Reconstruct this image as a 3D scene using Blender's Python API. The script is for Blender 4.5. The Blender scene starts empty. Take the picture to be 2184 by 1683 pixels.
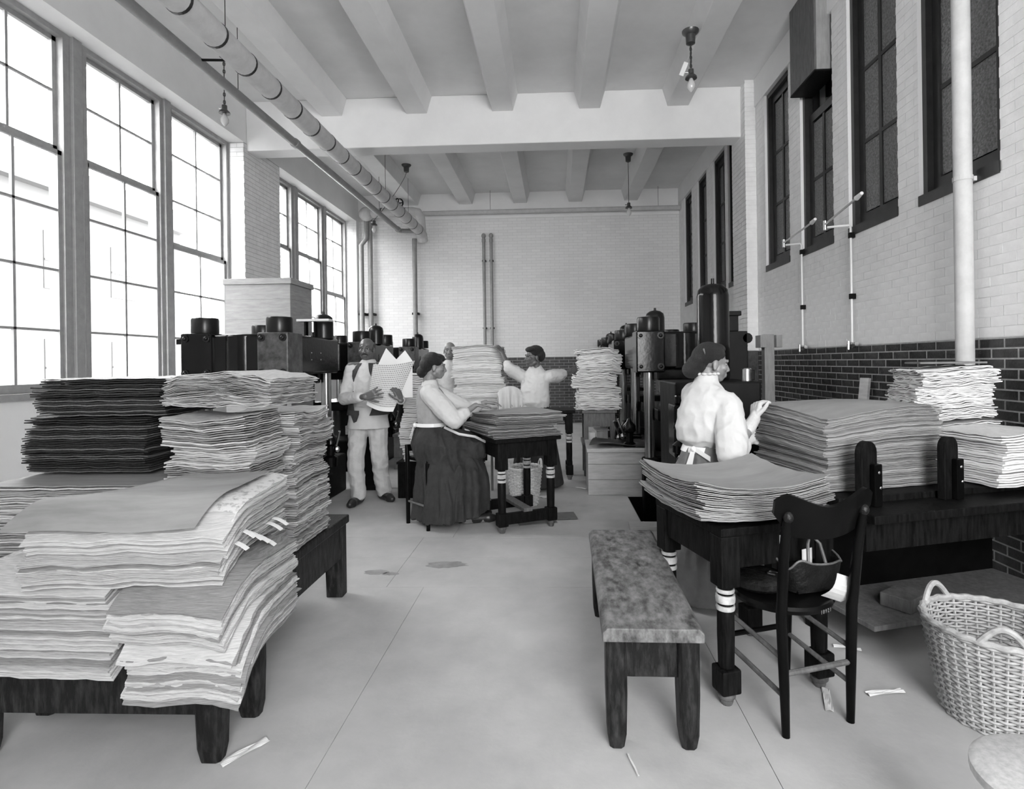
import bpy, bmesh, math, random
import numpy as np
from mathutils import Vector, Matrix
random.seed(7)
rng = np.random.default_rng(11)
sc = bpy.context.scene
COL = sc.collection
PI = math.pi
R = math.radians

# ------------------------------------------------------------------ camera, sky, exposure
CAM_H = 1.42
cam_data = bpy.data.cameras.new('camera')
cam = bpy.data.objects.new('camera', cam_data)
COL.objects.link(cam)
cam_data.sensor_fit = 'HORIZONTAL'
cam_data.sensor_width = 36.0
cam_data.lens = 36.0 * 1200.0 / 2184.0
cam_data.shift_x = -48.0 / 2184.0
cam_data.shift_y = (772.6 - 841.5) / 2184.0
cam_data.clip_start = 0.05
_th, _ro = math.atan(46 / 1200.0), 0.0136
_f = Vector((-math.sin(_th), math.cos(_th), 0))
_r0 = Vector((math.cos(_th), math.sin(_th), 0))
_u0 = Vector((0, 0, 1))
_r = _r0 * math.cos(_ro) - _u0 * math.sin(_ro)
_u = _u0 * math.cos(_ro) + _r0 * math.sin(_ro)
cam.matrix_world = Matrix(((_r.x, _u.x, -_f.x, 0), (_r.y, _u.y, -_f.y, 0), (_r.z, _u.z, -_f.z, CAM_H), (0, 0, 0, 1)))
sc.camera = cam

SKY = 9.0
world = bpy.data.worlds.new('overcast_sky')
sc.world = world
world.use_nodes = True
_nt = world.node_tree
_bg = _nt.nodes['Background']
_bg.inputs[0].default_value = (1, 1, 1, 1)
_bg.inputs[1].default_value = SKY
world.cycles.sampling_method = 'AUTOMATIC'

sc.view_settings.view_transform = 'Standard'
sc.view_settings.look = 'None'
sc.view_settings.gamma = 1.0
sc.view_settings.use_curve_mapping = False
sc.view_settings.exposure = 1.32
sc.cycles.max_bounces = 10
sc.cycles.diffuse_bounces = 6
sc.cycles.glossy_bounces = 4
sc.cycles.transparent_max_bounces = 12
sc.cycles.sample_clamp_indirect = 6.0
sc.cycles.caustics_reflective = False
sc.cycles.caustics_refractive = False
sc.cycles.use_denoising = True

def portal(x0, y0, z0, sx, sz, normal):
    l = bpy.data.lights.new('window_portal', 'AREA')
    l.shape = 'RECTANGLE'
    l.size, l.size_y = sx, sz
    l.cycles.is_portal = True
    o = bpy.data.objects.new('window_portal', l)
    COL.objects.link(o)
    o.location = (x0, y0, z0)
    o.rotation_euler = Vector(normal).to_track_quat('-Z', 'Z').to_euler()
    return o
# daylight comes in through these openings
portal(-5.15, 6.22, 2.97, 3.84, 3.6, (1, 0, 0))
portal(-5.15, 11.0, 2.97, 3.6, 3.6, (1, 0, 0))
portal(1.3, -2.65, 2.75, 2.2, 3.5, (0, 1, 0))

# ------------------------------------------------------------------ materials
def mat(name, c, rough=0.6, var=0.0, scale=8.0, stretch=(1, 1, 1), bump=0.0, bscale=None, metal=0.0, spec=0.5, c2=None, lo=0.35, hi=0.65, detail=6, coat=0.0):
    m = bpy.data.materials.new(name)
    m.use_nodes = True
    nt = m.node_tree
    b = nt.nodes['Principled BSDF']
    b.inputs['Roughness'].default_value = rough
    b.inputs['Metallic'].default_value = metal
    b.inputs['Specular IOR Level'].default_value = spec
    if coat: b.inputs['Coat Weight'].default_value = coat
    b.inputs['Base Color'].default_value = (c, c, c, 1)
    if var or c2 is not None or bump:
        tc = nt.nodes.new('ShaderNodeTexCoord')
        mp = nt.nodes.new('ShaderNodeMapping')
        mp.inputs['Scale'].default_value = stretch
        nt.links.new(tc.outputs['Object'], mp.inputs[0])
    if var or c2 is not None:
        n = nt.nodes.new('ShaderNodeTexNoise')
        n.inputs['Scale'].default_value = scale
        n.inputs['Detail'].default_value = detail
        n.inputs['Roughness'].default_value = 0.65
        nt.links.new(mp.outputs[0], n.inputs['Vector'])
        r = nt.nodes.new('ShaderNodeValToRGB')
        a = c * (1 - var) if c2 is None else c
        d = c * (1 + var) if c2 is None else c2
        r.color_ramp.elements[0].position = lo
        r.color_ramp.elements[1].position = hi
        r.color_ramp.elements[0].color = (a, a, a, 1)
        r.color_ramp.elements[1].color = (d, d, d, 1)
        nt.links.new(n.outputs[0], r.inputs[0])
        nt.links.new(r.outputs[0], b.inputs['Base Color'])
    if bump:
        n2 = nt.nodes.new('ShaderNodeTexNoise')
        n2.inputs['Scale'].default_value = bscale or scale
        n2.inputs['Detail'].default_value = 5
        nt.links.new(mp.outputs[0], n2.inputs['Vector'])
        bp = nt.nodes.new('ShaderNodeBump')
        bp.inputs['Strength'].default_value = bump
        bp.inputs['Distance'].default_value = 0.02
        nt.links.new(n2.outputs[0], bp.inputs['Height'])
        nt.links.new(bp.outputs[0], b.inputs['Normal'])
    return m

def brick_mat(name, c1, c2, mortar, rough, swap='YZ', bump=0.4):
    m = bpy.data.materials.new(name)
    m.use_nodes = True
    nt = m.node_tree
    b = nt.nodes['Principled BSDF']
    b.inputs['Roughness'].default_value = rough
    g = nt.nodes.new('ShaderNodeNewGeometry')
    s = nt.nodes.new('ShaderNodeSeparateXYZ')
    cb = nt.nodes.new('ShaderNodeCombineXYZ')
    nt.links.new(g.outputs['Position'], s.inputs[0])
    nt.links.new(s.outputs[swap[0]], cb.inputs[0])
    nt.links.new(s.outputs[swap[1]], cb.inputs[1])
    t = nt.nodes.new('ShaderNodeTexBrick')
    t.inputs['Scale'].default_value = 1.0
    t.inputs['Brick Width'].default_value = 0.215
    t.inputs['Row Height'].default_value = 0.066
    t.inputs['Mortar Size'].default_value = 0.005
    t.inputs['Mortar Smooth'].default_value = 0.3
    t.inputs['Color1'].default_value = (c1, c1, c1, 1)
    t.inputs['Color2'].default_value = (c2, c2, c2, 1)
    t.inputs['Mortar'].default_value = (mortar, mortar, mortar, 1)
    nt.links.new(cb.outputs[0], t.inputs['Vector'])
    nt.links.new(t.outputs['Color'], b.inputs['Base Color'])
    bp = nt.nodes.new('ShaderNodeBump')
    bp.invert = True
    bp.inputs['Strength'].default_value = bump
    bp.inputs['Distance'].default_value = 0.004
    nt.links.new(t.outputs['Fac'], bp.inputs['Height'])
    nt.links.new(bp.outputs[0], b.inputs['Normal'])
    return m

def glass_mat(name, tint=0.96):
    m = bpy.data.materials.new(name)
    m.use_nodes = True
    nt = m.node_tree
    nt.nodes.remove(nt.nodes['Principled BSDF'])
    o = nt.nodes['Material Output']
    t = nt.nodes.new('ShaderNodeBsdfTransparent')
    t.inputs[0].default_value = (tint, tint, tint, 1)
    g = nt.nodes.new('ShaderNodeBsdfGlossy')
    g.inputs['Roughness'].default_value = 0.05
    mx = nt.nodes.new('ShaderNodeMixShader')
    mx.inputs[0].default_value = 0.03
    nt.links.new(t.outputs[0], mx.inputs[1])
    nt.links.new(g.outputs[0], mx.inputs[2])
    nt.links.new(mx.outputs[0], o.inputs[0])
    return m

M = dict(
    wall=mat('white_wall_paint', 0.80, 0.55, var=0.04, scale=3, bump=0.08, bscale=60),
    plaster=mat('ceiling_plaster', 0.72, 0.8, var=0.05, scale=1.5),
    soffit=mat('white_plaster', 0.80, 0.7, var=0.03, scale=2),
    bwall=brick_mat('painted_brick_back', 0.74, 0.69, 0.60, 0.5, 'XZ'),
    jamb=brick_mat('painted_brick_jamb', 0.72, 0.66, 0.58, 0.5, 'XZ'),
    pbrick=mat('white_painted_brick', 0.80, 0.5, var=0.06, scale=6, bump=0.1, bscale=50),
    joint=mat('painted_joint', 0.78, 0.8),
    dbrick=mat('dark_glazed_brick', 0.028, 0.35, var=0.5, scale=14, bump=0.15, bscale=60),
    dbrick2=mat('dark_glazed_brick_dull', 0.045, 0.5, var=0.5, scale=14, bump=0.15, bscale=60),
    mortar=mat('grey_mortar', 0.38, 0.9, var=0.15, scale=30),
    floor=mat('concrete_floor', 0.42, 0.75, var=0.12, scale=1.6, bump=0.05, bscale=40),
    joistm=mat('joist_plaster', 0.74, 0.8, var=0.04, scale=2),
    pipe=mat('painted_pipe', 0.25, 0.5, var=0.1, scale=10),
    pipew=mat('white_pipe_lagging', 0.50, 0.7, var=0.08, scale=9, bump=0.1, bscale=30),
    band=mat('black_band', 0.02, 0.5),
    winframe=mat('grey_window_paint', 0.30, 0.5, var=0.1, scale=12),
    darkframe=mat('black_window_paint', 0.018, 0.4, var=0.3, scale=9, bump=0.1),
    frost=mat('ribbed_obscure_glass', 0.17, 0.3, var=0.45, scale=55, bump=0.6, bscale=60, detail=2),
    glass=glass_mat('window_glass'),
    iron=mat('black_cast_iron', 0.004, 0.17, var=0.3, scale=6, bump=0.045, bscale=24, spec=0.25),
    irong=mat('worn_iron_plate', 0.03, 0.4, c2=0.11, scale=11, bump=0.12, bscale=25, spec=0.3),
    ironm=mat('matt_black_iron', 0.004, 0.5, var=0.3, scale=10, bump=0.2, spec=0.12),
    steel=mat('polished_steel', 0.42, 0.25, metal=1.0, var=0.1, scale=5),
    nut=mat('black_turned_steel', 0.02, 0.28, metal=0.6, var=0.2, scale=7),
    brass=mat('bright_metal', 0.6, 0.25, metal=1.0),
    darkwood=mat('dark_stained_wood', 0.003, 0.5, c2=0.011, scale=9, stretch=(6, 6, 1), bump=0.15, bscale=20, spec=0.06),
    blackwood=mat('black_chair_lacquer', 0.002, 0.28, c2=0.004, scale=7, bump=0.05, spec=0.1),
    benchtop=mat('worn_bench_top', 0.03, 0.6, c2=0.26, scale=14, stretch=(1.8, 0.9, 1), bump=0.15, bscale=60, lo=0.32, hi=0.74, detail=14, spec=0.25),
    benchleg=mat('worn_bench_wood', 0.007, 0.5, c2=0.055, scale=10, stretch=(4, 4, 1), bump=0.2, bscale=30, lo=0.45, hi=0.85, spec=0.2),
    midwood=mat('brown_wood', 0.07, 0.5, c2=0.14, scale=8, stretch=(5, 5, 1), bump=0.1),
    palewood=mat('pale_pine', 0.52, 0.6, c2=0.40, scale=5, stretch=(1, 1, 7), bump=0.08, bscale=9),
    boxwood=mat('darkened_pine', 0.36, 0.6, c2=0.27, scale=5, stretch=(1, 1, 7), bump=0.08, bscale=9),  # pale pine darkened to offset the window light on the cabinet
    joint2=mat('grey_joint', 0.42, 0.85),
    greywood=mat('grey_pine', 0.30, 0.6, c2=0.22, scale=5, stretch=(5, 5, 1), bump=0.08),
    ring=mat('worn_pale_ring', 0.42, 0.45, var=0.3, scale=20),
    rubber=mat('black_oilcloth', 0.02, 0.35, var=0.4, scale=5, bump=0.3, bscale=8),
    white=mat('white_enamel', 0.7, 0.4),
    wicker=mat('pale_wicker', 0.36, 0.55, var=0.2, scale=30),
    wickerw=mat('brightened_wicker', 0.62, 0.55, var=0.15, scale=30),  # wicker copy brightened to offset the shade under the table
    stain=mat('damp_concrete', 0.26, 0.6, var=0.2, scale=9),
    leather=mat('black_leather', 0.005, 0.38, c2=0.014, scale=8, bump=0.3, bscale=50, spec=0.25),
    bulb=mat('clear_bulb', 0.55, 0.1, spec=0.8),
    chain=mat('lamp_chain', 0.10, 0.35, metal=0.7),
    facade=mat('pale_facade', 0.075, 0.9, var=0.05, scale=0.6),
    facadew=mat('facade_window', 0.055, 0.5),
    card=mat('brown_card', 0.15, 0.7, var=0.2, scale=7),
)
# ------------------------------------------------------------------ mesh building
class MB:
    def __init__(s): s.v, s.f = [], []
    def add(s, vs, fs):
        o = len(s.v); s.v += [tuple(map(float, p)) for p in vs]; s.f += [tuple(i + o for i in f) for f in fs]; return s
    def boxw(s, x0, x1, y0, y1, z0, z1):
        return s.add([(x0, y0, z0), (x1, y0, z0), (x1, y1, z0), (x0, y1, z0), (x0, y0, z1), (x1, y0, z1), (x1, y1, z1), (x0, y1, z1)],
                     [(0, 3, 2, 1), (4, 5, 6, 7), (0, 1, 5, 4), (1, 2, 6, 5), (2, 3, 7, 6), (3, 0, 4, 7)])
    def box(s, c, d, rz=0.0, rx=0.0, ry=0.0):
        m = Matrix.Translation(c) @ Matrix.Rotation(rz, 4, 'Z') @ Matrix.Rotation(ry, 4, 'Y') @ Matrix.Rotation(rx, 4, 'X')
        vs = [m @ Vector((sx * d[0] / 2, sy * d[1] / 2, sz * d[2] / 2)) for sz in (-1, 1) for sx, sy in ((-1, -1), (1, -1), (1, 1), (-1, 1))]
        return s.add(vs, [(0, 3, 2, 1), (4, 5, 6, 7), (0, 1, 5, 4), (1, 2, 6, 5), (2, 3, 7, 6), (3, 0, 4, 7)])
    def hexa(s, bot, top):
        return s.add(list(bot) + list(top), [(0, 3, 2, 1), (4, 5, 6, 7), (0, 1, 5, 4), (1, 2, 6, 5), (2, 3, 7, 6), (3, 0, 4, 7)])
    def loft(s, rings, close=True, cap=True):
        n = len(rings[0]); vs = [p for r in rings for p in r]; fs = []
        for i in range(len(rings) - 1):
            for j in range(n if close else n - 1):
                k = (j + 1) % n
                fs.append((i * n + j, i * n + k, (i + 1) * n + k, (i + 1) * n + j))
        if cap and close:
            fs.append(tuple(range(n - 1, -1, -1))); fs.append(tuple((len(rings) - 1) * n + j for j in range(n)))
        return s.add(vs, fs)
    def lathe(s, prof, c=(0, 0, 0), seg=20):
        rings = [[(c[0] + r * math.cos(2 * PI * j / seg), c[1] + r * math.sin(2 * PI * j / seg), c[2] + z) for j in range(seg)] for r, z in prof]
        return s.loft(rings)
    def tube(s, pts, r, seg=8):
        pts = [Vector(p) for p in pts]; n = len(pts)
        rr = r if isinstance(r, (list, tuple)) else [r] * n
        rings = []; ref = None
        for i, p in enumerate(pts):
            d = (pts[min(i + 1, n - 1)] - pts[max(i - 1, 0)]).normalized()
            if ref is None: ref = Vector((0, 0, 1)) if abs(d.z) < 0.9 else Vector((1, 0, 0))
            a = d.cross(ref).normalized(); b = d.cross(a).normalized(); ref = -b if ref.dot(-b) > 0 else b
            a = d.cross(ref).normalized(); b = a.cross(d).normalized()
            rings.append([p + a * rr[i] * math.cos(2 * PI * j / seg) + b * rr[i] * math.sin(2 * PI * j / seg) for j in range(seg)])
        return s.loft(rings)
    def cyl(s, p0, p1, r0, r1=None, seg=16):
        return s.tube([p0, p1], [r0, r0 if r1 is None else r1], seg)
    def prism(s, outline, axis, a0, a1):
        def P(u, v, w): return {'X': (w, u, v), 'Y': (u, w, v), 'Z': (u, v, w)}[axis]
        return s.loft([[P(u, v, a0) for u, v in outline], [P(u, v, a1) for u, v in outline]])
    def ell(s, c, r, rot=None, nu=14, nv=9):
        m = rot.to_matrix() if rot is not None and hasattr(rot, 'to_matrix') else (rot or Matrix.Identity(3))
        c = Vector(c); rings = []
        for i in range(nv):
            a = -PI / 2 + PI * (i + 0.5) / nv
            rings.append([c + m @ Vector((r[0] * math.cos(a) * math.cos(2 * PI * j / nu), r[1] * math.cos(a) * math.sin(2 * PI * j / nu), r[2] * math.sin(a))) for j in range(nu)])
        return s.loft(rings)
    def cap(s, A, B, ra, rb, seg=12):
        A, B = Vector(A), Vector(B); d = B - A; L = d.length
        d = d / L if L > 1e-6 else Vector((0, 0, 1))
        pts, rs = [], []
        for t in (-0.97, -0.8, -0.45): pts.append(A + d * ra * t); rs.append(ra * math.sqrt(1 - t * t))
        pts.append(A); rs.append(ra); pts.append(B); rs.append(rb)
        for t in (0.45, 0.8, 0.97): pts.append(B + d * rb * t); rs.append(rb * math.sqrt(1 - t * t))
        return s.tube(pts, rs, seg)
    def chain(s, pts, rs, seg=12):
        for i in range(len(pts) - 1): s.cap(pts[i], pts[i + 1], rs[i], rs[i + 1], seg)
        return s
    def grid(s, P, nu, nv, th):
        """a sheet with thickness: P(u, v) -> point, u and v in 0..1"""
        top = [[Vector(P(i / nu, j / nv)) for j in range(nv + 1)] for i in range(nu + 1)]
        vs, fs = [], []; W = nv + 1
        N = []
        for i in range(nu + 1):
            for j in range(nv + 1):
                a = top[min(i + 1, nu)][j] - top[max(i - 1, 0)][j]; b = top[i][min(j + 1, nv)] - top[i][max(j - 1, 0)]
                N.append(a.cross(b).normalized())
        flat = [p for r in top for p in r]
        vs = flat + [p - N[k] * th for k, p in enumerate(flat)]; o = len(flat)
        for i in range(nu):
            for j in range(nv):
                a, b, c, d = i * W + j, (i + 1) * W + j, (i + 1) * W + j + 1, i * W + j + 1
                fs.append((a, b, c, d)); fs.append((o + a, o + d, o + c, o + b))
        for i in range(nu):
            for j, fl in ((0, 0), (nv, 1)):
                a, b = i * W + j, (i + 1) * W + j
                fs.append((a, o + a, o + b, b) if not fl else (a, b, o + b, o + a))
        for j in range(nv):
            for i, fl in ((0, 1), (nu, 0)):
                a, b = i * W + j, i * W + j + 1
                fs.append((a, o + a, o + b, b) if not fl else (a, b, o + b, o + a))
        return s.add(vs, fs)
    def mesh(s, name, m=None, smooth=False):
        me = bpy.data.meshes.new(name); me.from_pydata(s.v, [], s.f)
        if m: me.materials.append(m)
        if smooth:
            me.polygons.foreach_set('use_smooth', [True] * len(me.polygons))
            me.set_sharp_from_angle(angle=R(40 if smooth is True else smooth))
        return me

def obj(name, b, m, parent=None, smooth=False, bevel=0.0):
    me = b.mesh(name, m, smooth) if isinstance(b, MB) else b
    o = bpy.data.objects.new(name, me); COL.objects.link(o)
    if parent: o.parent = parent
    if bevel:
        md = o.modifiers.new('bevel', 'BEVEL'); md.width = bevel; md.segments = 2; md.limit_method = 'ANGLE'; md.angle_limit = R(40)
    return o
def thing(name, label, cat, loc=(0, 0, 0), rz=0.0, group=None):
    o = bpy.data.objects.new(name, None); COL.objects.link(o)
    o.empty_display_size = 0.1
    o.location = loc; o.rotation_euler = (0, 0, rz); o['label'] = label; o['category'] = cat
    if group: o['group'] = group
    return o
def tag(o, label, cat, group=None, loc=None, rz=None):
    o['label'] = label; o['category'] = cat
    if group: o['group'] = group
    if loc is not None: o.location = loc
    if rz is not None: o.rotation_euler = (0, 0, rz)
    return o
def struct(name, b, m, **k):
    o = obj(name, b, m, **k); o['kind'] = 'structure'; return o
def stuff(o): o['kind'] = 'stuff'; return o
def dup(root, loc, rz, label=None, group=None):
    r = root.copy(); COL.objects.link(r); r.location = loc; r.rotation_euler = (0, 0, rz)
    if label: r['label'] = label
    if group: r['group'] = group
    for ch in list(root.children):
        c = ch.copy(); COL.objects.link(c); c.parent = r
        for g in list(ch.children):
            d = g.copy(); COL.objects.link(d); d.parent = c
    return r

# ------------------------------------------------------------------ the room
XR, XP, XW, YB, ZC = 2.85, -4.56, -4.80, 12.97, 5.35
YF = -2.6
SILL_R, TOP_R = 2.61, 4.96
RW = [(11.77, 12.44), (10.62, 11.29), (9.49, 10.18), (8.64, 9.33), (6.92, 7.69), (5.85, 6.60), (4.77, 5.55), (3.70, 4.50), (2.62, 3.42)]

# floor: cast slabs with open joints, and the pit in front of the presses
fl = bpy.data.objects.new('floor', MB().boxw(-5.1, 0.73, YF - 0.3, 13.3, -0.3, -0.012).boxw(2.3, 3.2, YF - 0.3, 13.3, -0.3, -0.012).boxw(0.73, 2.3, YF - 0.3, 4.95, -0.3, -0.012)
     .boxw(0.73, 2.3, 5.93, 13.3, -0.3, -0.012).mesh('floor', M['mortar'])); COL.objects.link(fl); fl['kind'] = 'structure'
ys = [YF - 0.3, -1.2, 0.2, 1.55, 3.545, 4.085, 4.56, 6.4, 8.6, 10.8, 13.3]
for i in range(len(ys) - 1):
    a, b = ys[i] + 0.0014, ys[i + 1] - 0.0014
    xs = [-5.1, -3.1, -0.86, 0.73, 2.3, 3.2] if i not in (4, 5) else [-5.1, -2.3, -1.1, 0.73, 2.3, 3.2]
    for j in range(len(xs) - 1):
        c, d = xs[j] + 0.0012, xs[j + 1] - 0.0012
        if j == 3:
            for p, q in ((a, min(b, 4.95)), (max(a, 5.93), b)):
                if q - p > 0.02: obj('floor_slab', MB().boxw(c, d, p, q, -0.012, 0.0), M['floor'], fl)
        else: obj('floor_slab', MB().boxw(c, d, a, b, -0.012, 0.0), M['floor'], fl)
pit = MB().boxw(0.73, 2.3, 4.95, 5.93, -1.0, -0.95).boxw(0.731, 0.736, 4.951, 5.929, -1, -0.004).boxw(2.294, 2.299, 4.951, 5.929, -1, -0.004).boxw(0.736, 2.294, 4.951, 4.956, -1, -0.004).boxw(0.736, 2.294, 5.924, 5.929, -1, -0.004)
obj('pit_shade_sheets', pit, M['ironm'], fl)  # black sheets put the pit's shade into colour

for x, y, rx, ry in ((-0.80, 3.94, 0.16, 0.07), (-1.25, 3.80, 0.09, 0.05), (-1.14, 3.77, 0.06, 0.03)):
    g0 = random.Random(int(x * 100))
    rim_ = [(x + rx * math.cos(a * PI / 14) * (0.75 + 0.35 * g0.random()), y + ry * math.sin(a * PI / 14) * (0.75 + 0.35 * g0.random())) for a in range(28)]
    obj('damp_patch', MB().prism(rim_, 'Z', -0.001, 0.0006), M['stain'], fl)
# ceiling: slab, cross beam, joists
ce = struct('ceiling', MB().boxw(-5.1, 3.15, YF - 0.3, 13.3, ZC, ZC + 0.25), M['plaster'])
obj('cross_beam', MB().boxw(XP, 2.735, 8.2, 8.52, 4.62, ZC), M['soffit'], ce, bevel=0.012)
obj('cross_beam', MB().boxw(XP, 2.735, -1.2, -0.88, 4.62, ZC), M['soffit'], ce, bevel=0.012)
JX = [-3.26, -1.995, -0.73, 0.537, 1.808]
for y0, y1, dx in ((-0.88, 8.2, 0.0), (8.52, YB, -0.045)):
    for x in JX:
        obj('joist', MB().prism([(x + dx - 0.15, 5.095), (x + dx + 0.15, 5.095), (x + dx + 0.225, ZC), (x + dx - 0.225, ZC)], 'Y', y0, y1), M['joistm'], ce, bevel=0.006)

# wall at the back
wb = struct('wall_back', MB().boxw(-5.1, 3.15, YB, YB + 0.3, 0, ZC), M['bwall'])
obj('plaster_band', MB().boxw(XP, XR, YB - 0.012, YB, 4.76, ZC), M['soffit'], wb)
def brick_box(b, x0, x1, y0, y1, z0, z1): b.boxw(x0, x1, y0, y1, z0, z1)
db = MB()
for r in range(23):
    z0 = 0.02 + r * 0.066
    off = 0.1075 if r % 2 else 0
    x = XP + off - 0.2
    while x < XR:
        a, c = max(x, XP), min(x + 0.205, XR)
        if c - a > 0.03: db.boxw(a, c, YB - 0.008, YB, z0, z0 + 0.056)
        x += 0.215
stuff(obj('brick', db, M['dbrick2'], wb))
obj('mortar_bed', MB().boxw(XP, XR, YB - 0.003, YB, 0, 1.54), M['mortar'], wb)

# wall with the windows onto the next room
b = MB().boxw(XR, XR + 0.3, YF, YB, 0, SILL_R)
b.boxw(XR, XR + 0.3, YF, YB, TOP_R, ZC)
edges = [YF] + [v for w in sorted(RW) for v in w] + [YB]
for i in range(0, len(edges), 2): b.boxw(XR, XR + 0.3, edges[i], edges[i + 1], SILL_R, TOP_R)
wr = struct('wall_right', b, M['joint'])
obj('plaster_band', MB().boxw(XR - 0.02, XR, YF, YB, TOP_R, ZC), M['soffit'], wr, bevel=0.004)
obj('mortar_bed', MB().boxw(XR - 0.004, XR, YF, YB, 0, 1.54), M['mortar'], wr)
bm1 = MB().boxw(-0.0065, 0, 0, 0.199, 0, 0.055).mesh('brick', M['dbrick'])
bm1b = MB().boxw(-0.007, 0, 0, 0.199, 0, 0.055).mesh('brick', M['dbrick2'])
pm1 = MB().boxw(-0.003, 0, 0, 0.2115, 0, 0.0625).mesh('painted_brick', M['pbrick'])
def put(me, name, parent, loc):
    o = bpy.data.objects.new(name, me); COL.objects.link(o); o.parent = parent; o.location = loc
    return o
rest = MB(); prest = MB(); nb = npb = 0
for r in range(23):
    z0 = 0.022 + r * 0.066
    y = 2.4 - 22 * 0.215 + (0.1075 if r % 2 else 0)
    while y < YB - 0.2:
        if z0 > 0.80 and 3.85 < y < 7.85 and nb < 300:
            put(bm1b if random.random() < 0.25 else bm1, 'brick', wr, (XR + random.uniform(-0.0015, 0.001), y, z0)); nb += 1
        else: rest.boxw(XR - 0.0065, XR, y, y + 0.199, z0, z0 + 0.055)
        y += 0.215
stuff(obj('brick', rest, M['dbrick'], wr))
def solid(y0, y1, z0, z1):
    return not any(z1 > SILL_R and z0 < TOP_R and y1 > a and y0 < c for a, c in RW)
for r in range(52):
    z0 = 1.545 + r * 0.066
    if z0 + 0.06 > TOP_R: break
    y = 2.4 - 22 * 0.215 + (0.1075 if r % 2 else 0)
    while y < YB - 0.2:
        y1 = y + 0.2115
        if not (7.98 < y < 8.62):
            if solid(y, y1, z0, z0 + 0.0625):
                if 3.0 < y < 7.9 and npb < 300 and z0 < 2.62:
                    put(pm1, 'painted_brick', wr, (XR + random.uniform(-0.001, 0.001), y, z0)); npb += 1
                else: prest.boxw(XR - 0.003, XR, y, y1, z0, z0 + 0.0625)
            else:
                for a, c in ((y, y1),):
                    lo, hi = a, c
                    for w0, w1 in RW:
                        if w0 < hi and w1 > lo:
                            if lo < w0: hi = w0
                            elif hi > w1: lo = w1
                            else: lo = hi = 0
                    if hi - lo > 0.02 and z0 + 0.0625 < TOP_R: prest.boxw(XR - 0.003, XR, lo, hi, z0, z0 + 0.0625)
        y += 0.215
stuff(obj('painted_brick', prest, M['pbrick'], wr))
pier = struct('trim_1', MB().boxw(2.705, XR + 0.01, 8.03, 8.62, 1.54, ZC), M['joint'])
pb = MB()
for r in range(57):
    z0 = 1.545 + r * 0.066
    if r % 2: pb.boxw(2.697, 2.7, 8.03, 8.215, z0, z0 + 0.0595); pb.boxw(2.697, 2.7, 8.22, 8.41, z0, z0 + 0.0595); pb.boxw(2.697, 2.7, 8.415, 8.62, z0, z0 + 0.0595)
    else: pb.boxw(2.697, 2.7, 8.03, 8.12, z0, z0 + 0.0595); pb.boxw(2.697, 2.7, 8.125, 8.33, z0, z0 + 0.0595); pb.boxw(2.697, 2.7, 8.335, 8.62, z0, z0 + 0.0595)
    put(MB().boxw(2.697, XR - 0.006, 8.024, 8.03, z0, z0 + 0.0595).mesh('painted_brick', M['pbrick']), 'painted_brick', pier, (0, 0, 0))
stuff(obj('painted_brick', pb, M['pbrick'], pier))
obj('pier_foot', MB().boxw(2.705, XR + 0.01, 8.03, 8.62, 0, 1.54), M['dbrick2'], pier)

# wall with the big windows
b = MB().boxw(-5.1, XW + 0.02, YF, YB, 0, 1.2).boxw(-5.1, XP, YF, YB, 4.73, ZC)
for y0, y1 in ((YF, 4.3), (12.8, YB)): b.boxw(-5.1, XP, y0, y1, 0, 4.73)  # stretch near the camera, out of view, kept solid to cut window light
wl = struct('wall_left', b, M['soffit'])
obj('brick_face', MB().boxw(XW + 0.02, XP + 0.003, 12.795, 12.8, 0, 4.73), M['jamb'], wl)
pil = struct('trim_2', MB().boxw(-5.1, XP - 0.005, 8.145, 9.2, 0, 4.73), M['joint2'])
for r in range(42):
    z0 = 1.95 + r * 0.066
    if z0 > 4.68: break
    fx = [XW + 0.03, XW + 0.13, XP] if r % 2 else [XW + 0.03, XW + 0.03 + 0.205, XP]
    for k in range(2): put(MB().boxw(fx[k], fx[k + 1] - 0.005 * (1 - k), 8.139, 8.145, z0, z0 + 0.0595).mesh('painted_brick', M['pbrick']), 'painted_brick', pil, (0, 0, 0))
    y = 8.139 + (0.0 if r % 2 else -0.1075)
    while y < 9.19:
        a, c = max(y, 8.139), min(y + 0.2085, 9.2)
        if c - a > 0.03: put(MB().boxw(XP - 0.005, XP + random.uniform(0.0, 0.0015), a, c, z0, z0 + 0.0595).mesh('painted_brick', M['pbrick']), 'painted_brick', pil, (0, 0, 0))
        y += 0.2135
# wall behind the camera with two tall openings
b = MB().boxw(-5.1, 3.15, YF - 0.3, YF, 0, 1.0).boxw(-5.1, 3.15, YF - 0.3, YF, 4.5, ZC)
for x0, x1 in ((-5.1, 0.2), (2.4, 3.15)): b.boxw(x0, x1, YF - 0.3, YF, 1.0, 4.5)
struct('wall_front', b, M['soffit'])

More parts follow.
